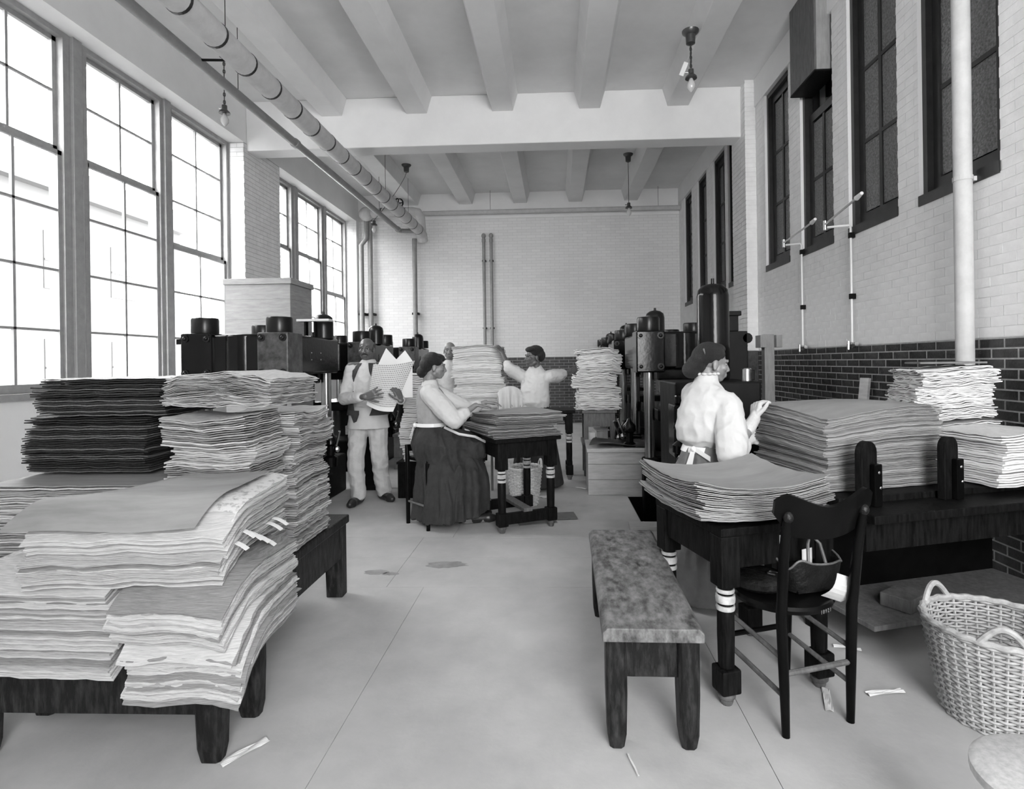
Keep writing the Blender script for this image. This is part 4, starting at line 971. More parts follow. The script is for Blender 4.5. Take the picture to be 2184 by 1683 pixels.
k1 = ream('topmost tilted ream with a grey cover sheet on the low bench', (-1.43, 2.02, 0.775), R(4), 0.64, 0.50, 0.180, 34, PL, warp=lambda X, Y, t: droop(-1.43, 2.02, 1.75)(X, Y, t) + 0.05 * t * np.clip(Y, 0, 1) - 0.09 * t * np.clip(-X / 0.32 - 0.1, 0, 1) * np.clip((Y + 0.1) / 0.35, 0, 1), rag=0.007, edge=0.0022, amp=0.0011, gap=0.62, seed=18, nx=18, ny=14, top=PRN)
ream('buff ream beside the overhanging ones, under the tilted ream', (-1.71, 1.98, 0.472), R(-2), 0.54, 0.42, 0.28, 36, PL, warp=lambda X, Y, t: -1.6 * np.clip(1.97 - (Y + 1.98), 0, 1) ** 2, rag=0.007, edge=0.002, amp=0.0015, seed=19)
cov = MB().grid(lambda u, v: ((u - .5) * 0.62 - 0.055 + 0.035 * (v - .5), (v - .5) * 0.50 - 0.012, 0.199 - 1.75 * max(0, 1.97 - ((v - .5) * .5 + 2.008)) ** 2 + 0.05 * max(0, v - .5) * .5 - 0.09 * min(1, max(0, (.5 - u) * 2 - .05)) * min(1, max(0, (v - .5) * .5 + .1) / .35) + 0.012 * max(0, .15 - u) + 0.006 * math.sin(7 * u)), 18, 14, 0.0015)
obj('cover_sheet', cov, TOPD, k1, smooth=True)
g_ = np.random.default_rng(5)
for k in range(7):
    y = -0.2 + 0.055 * k; z = 0.03 + 0.13 * g_.random()
    dz = -1.75 * max(0, 1.97 - (y + 2.02)) ** 2 - .05
    obj('marker_slip', MB().grid(lambda u, v, y=y, z=z, dz=dz: (0.30 + 0.07 * u, y + 0.028 * v, z + dz - 0.03 * u * u + 0.012), 4, 2, 0.001), M['white'], k1)

# ------------------------------------------------------------------ people
SK = mat('brown_skin', 0.095, 0.42, var=0.12, scale=14, bump=0.04, bscale=90)
SKL = mat('brown_skin_lighter', 0.19, 0.42, var=0.1, scale=14, bump=0.04, bscale=90)
HAIR = mat('black_hair', 0.010, 0.55, var=0.5, scale=60, stretch=(1, 4, 1), bump=0.7, bscale=120)
HAIRG = mat('greying_hair', 0.04, 0.6, var=0.5, scale=80, bump=0.6, bscale=120)
SHIRT = mat('white_shirt', 0.54, 0.8, var=0.06, scale=9, bump=0.5, bscale=9)
BLOUSE = mat('white_blouse', 0.52, 0.8, var=0.04, scale=9, bump=0.4, bscale=10)
VEST = mat('dark_waistcoat', 0.035, 0.8, var=0.2, scale=30, bump=0.2)
GREYV = mat('grey_bodice', 0.30, 0.85, var=0.08, scale=20, bump=0.3, bscale=12)
TROU = mat('pale_work_trousers', 0.46, 0.85, var=0.1, scale=8, bump=0.6, bscale=8)
APR = mat('pale_apron', 0.50, 0.85, var=0.07, scale=6, bump=0.3, bscale=8)
SKIRT = mat('dark_skirt_wool', 0.022, 0.85, var=0.3, scale=12, bump=0.3, bscale=14)
SKIRTG = mat('grey_skirt_wool', 0.13, 0.85, var=0.1, scale=20, bump=0.2)
GLOVE = mat('white_cotton_glove', 0.50, 0.85, var=0.06, scale=20, bump=0.3, bscale=30)
SHOE = mat('black_shoe_leather', 0.02, 0.4, var=0.3, scale=9)
EYEW = mat('eye_white', 0.28, 0.3)
EYEB = mat('dark_iris', 0.008, 0.15)

from mathutils import noise as mn
def organic(name, b, m, parent, vox=0.007, it=3, fac=0.5, wr=0.0, ws=(9, 9, 9)):
    """closed shapes merged into one smooth continuous skin"""
    me0 = b.mesh('draft'); o0 = bpy.data.objects.new('draft', me0); COL.objects.link(o0)
    r = o0.modifiers.new('r', 'REMESH'); r.mode = 'VOXEL'; r.voxel_size = vox; r.use_smooth_shade = True
    s = o0.modifiers.new('s', 'SMOOTH'); s.iterations = it; s.factor = fac
    dg = bpy.context.evaluated_depsgraph_get()
    me = bpy.data.meshes.new_from_object(o0.evaluated_get(dg))
    bpy.data.objects.remove(o0); bpy.data.meshes.remove(me0)
    me.name = name; me.materials.clear(); me.materials.append(m)
    if wr:
        nm = [v.normal.copy() for v in me.vertices]
        for v, q in zip(me.vertices, nm):
            c = v.co
            a = mn.noise(Vector((c.x * ws[0], c.y * ws[1], c.z * ws[2])))
            a2 = 1 - 2 * abs(mn.noise(Vector((c.x * ws[0] * 1.7 + 5, c.y * ws[1] * 1.7, c.z * ws[2] * 2.3))))
            v.co = c + q * wr * (0.6 * a + 0.5 * a2 - 0.25)
    me.polygons.foreach_set('use_smooth', [True] * len(me.polygons))
    o = bpy.data.objects.new(name, me); COL.objects.link(o); o.parent = parent
    return o
def rings(b, prof, seg=24):
    """prof: (z, cx, cy, rx, ry) ellipses bottom to top"""
    return b.loft([[(cx + rx * math.cos(2 * PI * j / seg), cy + ry * math.sin(2 * PI * j / seg), z) for j in range(seg)] for z, cx, cy, rx, ry in prof])
def shell(prof, a0, a1, th, n=36, fold=None, sub=4):
    zs = [p[0] for p in prof]; A = np.array(prof)
    def P(u, v):
        z = zs[0] + (zs[-1] - zs[0]) * v
        q = [np.interp(z, zs, A[:, i]) if zs[0] < zs[-1] else np.interp(-z, [-x for x in zs], A[:, i]) for i in range(1, 5)]
        lo, hi = (a0(v), a1(v)) if callable(a0) else (a0, a1)
        a = lo + (hi - lo) * u
        k = 1 + (fold(a, v) if fold else 0)
        return (q[0] + q[2] * k * math.cos(a), q[1] + q[3] * k * math.sin(a), z)
    return MB().grid(P, n, sub * (len(prof) - 1), th)
def frame_of(yaw, pitch=0.0, roll=0.0): return Matrix.Rotation(yaw, 3, 'Z') @ Matrix.Rotation(pitch, 3, 'X') @ Matrix.Rotation(roll, 3, 'Y')
def head(b, c, rot, s=1.0):
    c = Vector(c)
    def E(p, r): b.ell(c + rot @ (Vector(p) * s), [x * s for x in r], rot)
    def K(p, q, ra, rb): b.cap(c + rot @ (Vector(p) * s), c + rot @ (Vector(q) * s), ra * s, rb * s)
    E((0, -0.016, 0.030), (0.074, 0.092, 0.079)); E((0, 0.026, -0.030), (0.059, 0.066, 0.078)); E((0, 0.050, -0.084), (0.034, 0.032, 0.024))
    K((-0.045, 0.0, -0.06), (-0.02, 0.05, -0.088), 0.024, 0.02); K((0.045, 0.0, -0.06), (0.02, 0.05, -0.088), 0.024, 0.02)
    K((0, 0.084, 0.010), (0, 0.103, -0.029), 0.008, 0.013); E((-0.012, 0.096, -0.034), (0.011, 0.012, 0.009)); E((0.012, 0.096, -0.034), (0.011, 0.012, 0.009))
    K((-0.018, 0.086, -0.058), (0.018, 0.086, -0.058), 0.008, 0.008); K((-0.016, 0.083, -0.069), (0.016, 0.083, -0.069), 0.010, 0.010)
    K((-0.042, 0.074, 0.024), (-0.012, 0.086, 0.022), 0.010, 0.010); K((0.042, 0.074, 0.024), (0.012, 0.086, 0.022), 0.010, 0.010)
    E((-0.038, 0.060, -0.020), (0.022, 0.024, 0.022)); E((0.038, 0.060, -0.020), (0.022, 0.024, 0.022))
    for x in (-1, 1): E((x * 0.075, -0.008, -0.012), (0.009, 0.020, 0.032)); E((x * 0.077, -0.010, -0.036), (0.008, 0.011, 0.010))
    K((0, -0.03, -0.05), (0, -0.035, -0.16), 0.050, 0.055)
def face_parts(root, c, rot, s=1.0, brow=HAIR):
    c = Vector(c)
    for x in (-1, 1):
        e = obj('eye', MB().ell(c + rot @ (Vector((x * 0.030, 0.0715, 0.003)) * s), (0.0130 * s, 0.0085 * s, 0.0065 * s), rot, 12, 8), EYEW, root, smooth=True)
        obj('iris', MB().ell(c + rot @ (Vector((x * 0.030, 0.0782, 0.003)) * s), (0.0058 * s, 0.003 * s, 0.0058 * s), rot, 10, 6), EYEB, e, smooth=True)
        p = [c + rot @ (Vector(q) * s) for q in ((x * 0.048, 0.072, 0.026), (x * 0.032, 0.084, 0.031), (x * 0.014, 0.091, 0.027))]
        obj('eyebrow', MB().tube(p, [0.003 * s, 0.0045 * s, 0.004 * s], 6), brow, root, smooth=True)
def hand(b, w, d, n, side, s=1.0, curl=(12, 18, 14), spread=0.0, thumb_out=0.8, grow=0.0):
    """w wrist, d pointing direction, n palm normal, side +1 when the thumb is on the d x n side"""
    w, d, n = Vector(w), Vector(d).normalized(), Vector(n); n = (n - d * n.dot(d)).normalized(); a = d.cross(n) * side
    K = lambda p, q, ra, rb: b.cap(p, q, ra * s + grow, rb * s + grow, 10)
    offs = (0.030, 0.010, -0.010, -0.028); lens = (0.068, 0.076, 0.071, 0.056); kn = (0.086, 0.090, 0.086, 0.078)
    for k in range(4):
        p0 = w + a * offs[k] * 0.6 * s; p1 = w + (d * kn[k] + a * offs[k]) * s
        K(p0, p1, 0.015, 0.0125)
        dd = (d + a * spread * (1.5 - k) / 1.5).normalized(); p = p1
        for f, cu, r0, r1 in ((0.45, curl[0], 0.0098, 0.0088), (0.31, curl[1], 0.0088, 0.0080), (0.24, curl[2], 0.0080, 0.0066)):
            axis = dd.cross(n).normalized()
            dd = (Matrix.Rotation(R(cu), 3, axis) @ dd).normalized()
            q = p + dd * lens[k] * f * s; K(p, q, r0, r1); p = q
    t0 = w + (d * 0.022 + a * 0.022) * s; td = (d * 0.75 + a * thumb_out + n * 0.25).normalized()
    t1 = t0 + td * 0.042 * s; K(t0, t1, 0.015, 0.0105)
    t2 = t1 + (td + d * 0.5).normalized() * 0.032 * s; K(t1, t2, 0.0105, 0.0095); K(t2, t2 + (td + d * 0.9).normalized() * 0.024 * s, 0.0095, 0.0075)
def arm(b, sh, el, wr, k=1.0): b.chain([sh, el, wr], [0.048 * k, 0.038 * k, 0.026 * k])
def to_local(root, p): return Matrix.Rotation(-root.rotation_euler[2], 3, 'Z') @ (Vector(p) - Vector(root.location))
def dir_local(root, d): return Matrix.Rotation(-root.rotation_euler[2], 3, 'Z') @ Vector(d)
def torso(b, zp, zs, sw=0.19, k=1.0):
    h = zs - zp
    rings(b, [(zp - 0.08, 0, 0, 0.10 * k, 0.09 * k), (zp, 0, 0, 0.155 * k, 0.115 * k), (zp + h * 0.28, 0, 0.005, 0.130 * k, 0.095 * k), (zp + h * 0.62, 0, 0.012, 0.155 * k, 0.112 * k), (zp + h * 0.88, 0, 0, 0.155 * k, 0.095 * k), (zs + 0.02, 0, -0.01, 0.08, 0.065)])
    b.cap((-sw + 0.03, -0.01, zs - 0.03), (sw - 0.03, -0.01, zs - 0.03), 0.055, 0.055); b.cap((0, -0.01, zs - 0.02), (0, -0.005, zs + 0.09), 0.062, 0.052)
def foot(b, ank, d, r=0.04, L=0.19):
    a, d = Vector(ank), Vector(d).normalized()
    b.cap((a.x - d.x * 0.03, a.y - d.y * 0.03, r), (a.x + d.x * L * 0.6, a.y + d.y * L * 0.6, r * 0.85), r, r * 0.9); b.cap((a.x + d.x * L * .6, a.y + d.y * L * .6, r * .85), (a.x + d.x * L * .82, a.y + d.y * L * .82, r * 0.75), r * 1.05, r * 0.75)
    b.cap((a.x, a.y, a.z), (a.x, a.y, r), r * 0.9, r * 0.95)

# --- the man holding up a sheet
t = thing('person', 'man with a moustache in dark open waistcoat holding up a printed sheet', 'person', (-1.93, 5.70, 0), PI)
L = lambda p: to_local(t, p); D = lambda d: dir_local(t, d)
hc = (0.0, 0.03, 1.578); hr = frame_of(R(4), R(-4))
b = MB(); torso(b, 0.90, 1.42, 0.205); head(b, hc, hr)
hips = [(0.09, 0, 0.90), (-0.09, 0, 0.90)]; knees = [(0.115, 0.06, 0.49), (-0.105, 0.0, 0.49)]; anks = [(0.10, 0.04, 0.085), (-0.10, -0.14, 0.085)]
for h_, k_, a_ in zip(hips, knees, anks): b.chain([h_, k_, a_], [0.088, 0.058, 0.042])
foot(b, anks[0], (0.15, 1, 0)); foot(b, anks[1], (-0.75, 0.7, 0))
shR, elR, wrR = L((-2.10, 5.70, 1.37)), L((-2.10, 5.50, 1.085)), L((-1.785, 5.17, 1.12))
shL, elL, wrL = L((-1.76, 5.70, 1.37)), L((-1.55, 5.52, 1.09)), L((-1.465, 5.25, 1.075))
arm(b, shR, elR, wrR); arm(b, shL, elL, wrL)
hand(b, wrR, D((0.95, -0.02, 0.28)), D((0.1, 0.95, 0.1)), -1, 1.08, (6, 12, 10), 0.32)
hand(b, wrL, D((-0.35, -0.05, 0.93)), D((-0.75, 0.6, 0.0)), 1, 1.05, (22, 32, 26), 0.1)
organic('body', b, SK, t, 0.0058, 2)
face_parts(t, hc, hr)
b = MB()
for p, q, ra, rb in (((-0.004, 0.098, -0.045), (-0.034, 0.084, -0.058), 0.0085, 0.004), ((0.004, 0.098, -0.045), (0.034, 0.084, -0.058), 0.0085, 0.004)): b.cap(Vector(hc) + hr @ Vector(p), Vector(hc) + hr @ Vector(q), ra, rb, 8)
organic('moustache', b, HAIR, t, 0.003, 2)
b = MB()
for x in (-1, 1): b.ell(Vector(hc) + hr @ Vector((x * 0.064, -0.03, 0.012)), (0.016, 0.055, 0.042), hr)
b.ell(Vector(hc) + hr @ Vector((0, -0.085, 0.0)), (0.062, 0.028, 0.05), hr)
organic('hair', b, HAIRG, t, 0.004, 2)
b = MB(); rings(b, [(0.84, 0, 0, 0.17, 0.13), (0.98, 0, 0, 0.165, 0.122), (1.14, 0, 0.01, 0.165, 0.122), (1.28, 0, 0.01, 0.175, 0.125), (1.38, 0, 0, 0.17, 0.105), (1.44, 0, -0.01, 0.085, 0.07), (1.472, 0, -0.008, 0.068, 0.062)])
b.chain([(0.12, -0.01, 1.375), shR, elR], [0.062, 0.064, 0.064]); b.chain([elR, Vector(elR).lerp(wrR, 0.80)], [0.064, 0.047])
b.chain([(-0.12, -0.01, 1.375), shL, elL], [0.062, 0.064, 0.062]); b.chain([elL, Vector(elL).lerp(wrL, 0.88)], [0.062, 0.045])
organic('shirt', b, SHIRT, t, 0.008, 2, wr=0.010, ws=(10, 10, 10))
VP = [(0.91, 0, 0, 0.216, 0.172), (1.0, 0, 0, 0.200, 0.158), (1.14, 0, 0.01, 0.178, 0.137), (1.28, 0, 0.01, 0.184, 0.138), (1.37, 0, 0, 0.165, 0.122), (1.435, 0, -0.01, 0.098, 0.083)]
obj('waistcoat', shell(VP, lambda v: PI / 2 + 0.30 + 0.62 * math.sin(PI * min(1, v * 1.15)) * 0.5, lambda v: PI / 2 + 2 * PI - 0.42 - 0.62 * math.sin(PI * min(1, v * 1.15)) * 0.5, 0.012, 44), VEST, t, smooth=True)
for s in (1,): obj('waistcoat_point', MB().grid(lambda u, v, s=s: (s * (0.04 + 0.12 * u), 0.178 - 0.05 * u, 0.96 - max(0.03, 0.15 - 0.28 * abs(u - .4)) * v), 4, 4, 0.008), VEST, t, smooth=True)
b = MB(); rings(b, [(0.82, 0, 0, 0.165, 0.125), (0.9, 0, 0, 0.172, 0.128), (0.98, 0, 0, 0.155, 0.118)])
for h_, k_, a_ in zip(hips, knees, anks): b.chain([h_, k_, (a_[0], a_[1], 0.10)], [0.108, 0.085, 0.078])
organic('trousers', b, TROU, t, 0.008, 2, wr=0.016, ws=(6, 6, 5))
obj('apron', shell([(0.775, 0, 0.0, 0.215, 0.168), (0.85, 0, 0, 0.202, 0.156), (0.99, 0, 0, 0.182, 0.142)], -0.35, PI + 0.35, 0.006, 30, lambda a, v: 0.018 * math.sin(a * 9) * (1 - v)), APR, t, smooth=True)
b = MB(); foot(b, (anks[0][0], anks[0][1], 0.09), (0.15, 1, 0), 0.046, 0.21); foot(b, (anks[1][0], anks[1][1], 0.09), (-0.75, 0.7, 0), 0.046, 0.21)
organic('shoes', b, SHOE, t, 0.006, 2)
# the sheet he holds: printed leaf in front, blank leaf standing up behind it
def grid_print():
    m = bpy.data.materials.new('printed_grid_sheet'); m.use_nodes = True; nt = m.node_tree; bs = nt.nodes['Principled BSDF']; bs.inputs['Roughness'].default_value = 0.7
    uv = nt.nodes.new('ShaderNodeUVMap'); br = nt.nodes.new('ShaderNodeTexBrick'); br.offset = 0.0
    for k, v in (('Scale', 1.0), ('Brick Width', 1 / 21.0), ('Row Height', 1 / 21.0), ('Mortar Size', 0.011), ('Mortar Smooth', 0.2)): br.inputs[k].default_value = v
    br.inputs['Color1'].default_value = (0.20, 0.20, 0.20, 1); br.inputs['Color2'].default_value = (0.30, 0.30, 0.30, 1); br.inputs['Mortar'].default_value = (0.62, 0.62, 0.62, 1)
    nt.links.new(uv.outputs[0], br.inputs['Vector']); nt.links.new(br.outputs[0], bs.inputs['Base Color']); return m
sh = thing('printed_sheet', 'large curled printed sheet held up by the standing man', 'paper', (-1.63, 5.27, 1.20))
def bil(q, u, v): a, b_, c, d = [Vector(x) for x in q]; return a * (1 - u) * (1 - v) + b_ * u * (1 - v) + c * u * v + d * (1 - u) * v
FQ = [(-0.165, 0.0, -0.13), (0.10, 0.0, -0.19), (0.284, 0.05, 0.25), (-0.10, 0.0, 0.224)]
def front(u, v): p = bil(FQ, u, v); return p + Vector((0, -0.055 * math.sin(PI * u) * (0.5 + .5 * v), -0.02 * math.sin(PI * u)))
def uvs(o, nu, nv):
    me = o.data; ul = me.uv_layers.new(name='UVMap'); W = nv + 1; NT = (nu + 1) * W
    for p in me.polygons:
        for li in p.loop_indices:
            k = me.loops[li].vertex_index % NT; ul.data[li].uv = (k // W / nu, k % W / nv)
fo = obj('printed_leaf', MB().grid(front, 20, 20, 0.001), grid_print(), sh, smooth=True); uvs(fo, 20, 20)
mg = obj('margin', MB().grid(lambda u, v: front(u, -0.09 + 0.09 * v) + Vector((0, -0.0015, 0)), 16, 2, 0.001), M['white'], sh, smooth=True)
def back(u, v):
    top = float(np.interp(u, (0, .25, .55, .8, 1), (.22, .374, .265, .35, .25)))
    x = -0.10 + 0.36 * u; z = -0.1 + (top + 0.1) * v if u < .9 else -0.1 + (top + .1) * v
    return Vector((x - 0.02 * (1 - u) + .05 * v * (1 - u), 0.05 - 0.02 * math.sin(PI * u), z))
obj('blank_leaf', MB().grid(back, 20, 12, 0.001), M['white'], sh, smooth=True)

# --- the seated woman
SX, SY = -1.115, 4.92
t = thing('stool_chair', 'black wooden chair almost hidden by the seated woman in the dark skirt', 'chair', (-1.10, 4.97, 0), R(-135))
obj('seat', MB().boxw(-0.16, 0.16, -0.17, 0.15, 0.565, 0.60), M['blackwood'], t, bevel=0.01)
for x in (-0.165, 0.165):
    obj('leg', MB().tube([(x, 0.16, 0), (x * .95, 0.15, 0.57)], [0.017, 0.02], 10), M['blackwood'], t, smooth=True)
    obj('rear_post', MB().tube([(x, -0.17, 0), (x, -0.17, 0.6), (x, -0.18, 0.70)], [0.018, 0.021, 0.016], 10), M['blackwood'], t, smooth=True)
    obj('side_stretcher', MB().tube([(x, 0.16, 0.2), (x, -0.17, 0.2)], 0.01, 8), M['midwood'], t, smooth=True)
obj('stretcher', MB().tube([(-0.165, 0.16, 0.10), (0.165, 0.16, 0.10)], 0.012, 8), M['blackwood'], t, smooth=True)
obj('back_rail', MB().boxw(-0.165, 0.165, -0.185, -0.165, 0.64, 0.70), M['blackwood'], t, bevel=0.006)
t = thing('person', 'seated woman in grey bodice, white sleeves and full dark skirt', 'person', (SX, SY, 0), R(-70))
L = lambda p: to_local(t, p); D = lambda d: dir_local(t, d)
hc = (0.0, 0.045, 1.392); hr = frame_of(R(-4), R(-6))
b = MB(); torso(b, 0.68, 1.205, 0.175, 0.95); head(b, hc, hr, 0.96)
for s in (-1, 1): b.chain([(s * 0.085, 0.02, 0.68), (s * 0.09, 0.34, 0.62), (s * 0.09, 0.28, 0.20)], [0.085, 0.055, 0.042]); foot(b, (s * 0.09, 0.32, 0.2), (0, 1, 0))
shR, elR, wrR = L((SX + 0.035, SY - 0.155, 1.165)), L((-0.865, 4.73, 0.935)), L((-0.70, 4.84, 1.055))
shL, elL, wrL = L((SX - 0.02, SY + 0.17, 1.165)), L((-0.80, 5.16, 0.99)), L((-0.66, 5.20, 1.055))
arm(b, shR, elR, wrR, 0.92); arm(b, shL, elL, wrL, 0.92)
hand(b, wrR, D((0.85, 0.35, -0.05)), D((0, 0, -1)), 1 if False else -1, 0.95, (10, 16, 12), 0.12)
hand(b, wrL, D((0.85, 0.1, -0.1)), D((0, 0, -1)), 1, 0.95, (10, 16, 12), 0.12)
organic('body', b, SKL, t, 0.006, 2)
face_parts(t, hc, hr, 0.96)
b = MB(); C_ = Vector(hc); hs = lambda p: C_ + hr @ (Vector(p) * 0.96)
for p, r in (((0, -0.032, 0.050), (0.088, 0.093, 0.082)), ((0, -0.075, 0.01), (0.082, 0.065, 0.075)), ((0, -0.105, -0.055), (0.058, 0.055, 0.055)), ((0, 0.025, 0.082), (0.066, 0.062, 0.040)), ((-0.05, 0.0, 0.05), (.035, .06, .045)), ((0.05, 0.0, 0.05), (.035, .06, .045))): b.ell(hs(p), r, hr)
organic('hair', b, HAIR, t, 0.0045, 2)
b = MB(); b.chain([(0.12, 0, 1.15), shR, Vector(shR).lerp(elR, .55), elR], [0.075, 0.085, 0.092, 0.075]); b.chain([elR, Vector(elR).lerp(wrR, 0.45)], [0.072, 0.055])
b.chain([(-0.12, 0, 1.15), shL, elL], [0.075, 0.085, 0.07]); b.chain([elL, Vector(elL).lerp(wrL, 0.45)], [0.07, 0.055]); rings(b, [(1.14, 0, 0, 0.155, 0.105), (1.20, 0, 0, 0.13, 0.085), (1.245, 0, 0.0, 0.075, 0.068), (1.275, 0, 0.0, 0.060, 0.058)])
organic('blouse', b, BLOUSE, t, 0.008, 2, wr=0.009, ws=(10, 10, 10))
b = MB(); rings(b, [(0.70, 0, 0.045, 0.158, 0.16), (0.76, 0, 0.03, 0.158, 0.150), (0.86, 0, 0.012, 0.143, 0.122), (0.95, 0, 0.015, 0.155, 0.130), (1.08, 0, 0.025, 0.170, 0.145), (1.17, 0, 0.0, 0.148, 0.112), (1.225, 0, -0.01, 0.092, 0.080)])
organic('bodice', b, GREYV, t, 0.008, 3, wr=0.005, ws=(9, 9, 9))
b = MB(); b.chain([(0.05, 0.02, 0.72), (0.06, 0.36, 0.66)], [0.17, 0.135]); b.chain([(-0.05, 0.02, 0.72), (-0.06, 0.36, 0.66)], [0.17, 0.135]); rings(b, [(0.50, 0, 0.09, 0.20, 0.18), (0.60, 0, 0.05, 0.205, 0.185), (0.72, 0, 0.01, 0.20, 0.175), (0.86, 0, 0.005, 0.145, 0.128), (0.895, 0, 0.005, 0.14, 0.122)])
seg = 72; lv = []
for z, cy, rx, ry, am in ((0.085, 0.185, 0.33, 0.325, 0.10), (0.18, 0.19, 0.32, 0.32, 0.095), (0.34, 0.195, 0.305, 0.315, 0.08), (0.5, 0.185, 0.275, 0.30, 0.055), (0.62, 0.17, 0.21, 0.275, 0.03), (0.70, 0.15, 0.16, 0.2, 0.0)):
    lv.append([(rx * (1 + am * math.sin(11 * a + 2 * math.sin(a * 3))) * math.cos(a), cy + ry * (1 + am * math.sin(11 * a + 1 + 2 * math.sin(a * 2))) * math.sin(a), z + (0.03 * math.sin(a) if z < 0.1 else 0)) for a in [2 * PI * j / seg for j in range(seg)]])
b.loft(lv)
organic('skirt', b, SKIRT, t, 0.008, 1, wr=0.034, ws=(9, 9, 1.6))
obj('belt', shell([(0.875, 0, 0.008, 0.166, 0.146), (0.905, 0, 0.008, 0.160, 0.140)], 0, 2 * PI, 0.004, 30, sub=1), M['white'], t, smooth=True)
obj('apron_bow', MB().ell((0.02, -0.135, 0.885), (0.035, 0.018, 0.022)).grid(lambda u, v: (0.03 + 0.012 * u, -0.145 - 0.03 * v, 0.88 - 0.13 * v), 2, 5, 0.003).grid(lambda u, v: (-0.005 + 0.012 * u, -0.145 - 0.035 * v, 0.88 - 0.11 * v), 2, 5, 0.003), M['white'], t, smooth=True)
obj('apron_edge', MB().tube([(0.145, 0.10, 0.87), (0.185, 0.22, 0.81), (0.185, 0.36, 0.78), (0.145, 0.47, 0.72)], 0.012, 6), M['white'], t, smooth=True)
b = MB(); foot(b, (0.09, 0.38, 0.09), (0, 1, 0), 0.044, 0.19); foot(b, (-0.09, 0.38, 0.09), (0, 1, 0), 0.044, 0.19)
organic('shoes', b, SHOE, t, 0.006, 2)

# --- the woman stretching her arms between two piles
PX_, PY_ = -0.235, 6.40
t = thing('person', 'woman in white blouse with both arms stretched towards two tall white piles', 'person', (PX_, PY_, 0), R(152))
L = lambda p: to_local(t, p); D = lambda d: dir_local(t, d)
hc = (0.0, 0.05, 1.478); hr = frame_of(R(-48), R(-2))
hr = frame_of(-R(28), R(-2)) if False else frame_of(R(-30) * -1 * -1, R(-2))
b = MB(); torso(b, 0.82, 1.255, 0.16, 0.93); head(b, hc, hr, 0.98)
for s in (-1, 1): b.chain([(s * 0.085, 0, 0.82), (s * 0.09, 0.02, 0.45), (s * 0.09, -0.02, 0.08)], [0.085, 0.058, 0.042]); foot(b, (s * 0.09, -0.02, 0.08), (0, 1, 0))
shR, elR, wrR = L((PX_ - 0.16, PY_ + 0.05, 1.26)), L((-0.535, 6.42, 1.35)), L((-0.625, 6.53, 1.535))
shL, elL, wrL = L((PX_ + 0.155, PY_ - 0.05, 1.255)), L((0.055, 6.52, 1.27)), L((0.175, 6.70, 1.31))
arm(b, shR, elR, wrR, 0.95); arm(b, shL, elL, wrL, 0.95)
hand(b, wrR, D((-0.55, 0.45, 0.65)), D((-0.2, 0.5, -0.8)), -1, 0.98, (8, 14, 12), 0.15)
hand(b, wrL, D((0.45, 0.75, 0.25)), D((0.85, -0.2, 0.0)), 1, 0.98, (8, 12, 10), 0.15)
organic('body', b, SK, t, 0.006, 2)
face_parts(t, hc, hr, 0.98)
b = MB(); C_ = Vector(hc); hs = lambda p: C_ + hr @ (Vector(p) * 0.98)
for p, r in (((0, -0.035, 0.055), (0.095, 0.10, 0.082)), ((0, -0.085, 0.015), (0.085, 0.065, 0.075)), ((0, 0.025, 0.088), (0.075, 0.062, 0.036))): b.ell(hs(p), r, hr)
organic('hair', b, HAIR, t, 0.0045, 2)
b = MB(); rings(b, [(0.90, 0, 0, 0.15, 0.125), (0.97, 0, 0.012, 0.172, 0.15), (1.10, 0, 0.02, 0.172, 0.148), (1.22, 0, 0.01, 0.165, 0.125), (1.295, 0, 0, 0.145, 0.10), (1.335, 0, 0, 0.098, 0.085), (1.365, 0, 0, 0.070, 0.070), (1.385, 0, 0.003, 0.064, 0.064)])
b.chain([(0.12, 0, 1.25), shR, Vector(shR).lerp(elR, .5), elR, Vector(elR).lerp(wrR, 0.25)], [0.07, 0.075, 0.085, 0.072, 0.06]) if False else None
b.chain([L((PX_ - 0.1, PY_ + .03, 1.24)), shR, Vector(shR).lerp(elR, .6), elR, Vector(elR).lerp(wrR, 0.25)], [0.07, 0.075, 0.082, 0.07, 0.055])
b.chain([L((PX_ + 0.1, PY_ - .03, 1.24)), shL, Vector(shL).lerp(elL, .6), elL, Vector(elL).lerp(wrL, 0.15)], [0.07, 0.075, 0.08, 0.07, 0.058])
organic('blouse', b, BLOUSE, t, 0.008, 2, wr=0.010, ws=(9, 9, 9))
b = MB(); rings(b, [(0.04, 0, 0, 0.31, 0.30), (0.4, 0, 0, 0.25, 0.24), (0.8, 0, 0, 0.185, 0.165), (0.93, 0, 0, 0.148, 0.122)])
organic('skirt', b, SKIRT, t, 0.01, 2)
obj('bent_chair', MB().tube([(-0.12, 0, 0), (-0.12, 0, 0.9), (-0.09, 0, 1.08), (0, 0, 1.14), (0.09, 0, 1.08), (0.12, 0, 0.9), (0.12, 0, 0)], 0.014, 8).tube([(-0.07, 0, 0.5), (-0.05, 0, 0.9), (0, 0, 1.0), (0.05, 0, 0.9), (0.07, 0, 0.5)], 0.01, 8).boxw(-0.16, 0.16, -0.02, 0.3, 0.46, 0.5).tube([(-.14, .28, 0), (-.14, .28, .47)], .014).tube([(.14, .28, 0), (.14, .28, .47)], .014), M['midwood'], smooth=True)
tag(bpy.data.objects['bent_chair'], 'bentwood chair draped with a white cloth beside the stretching woman', 'chair', loc=(-0.50, 6.02, 0), rz=R(20))
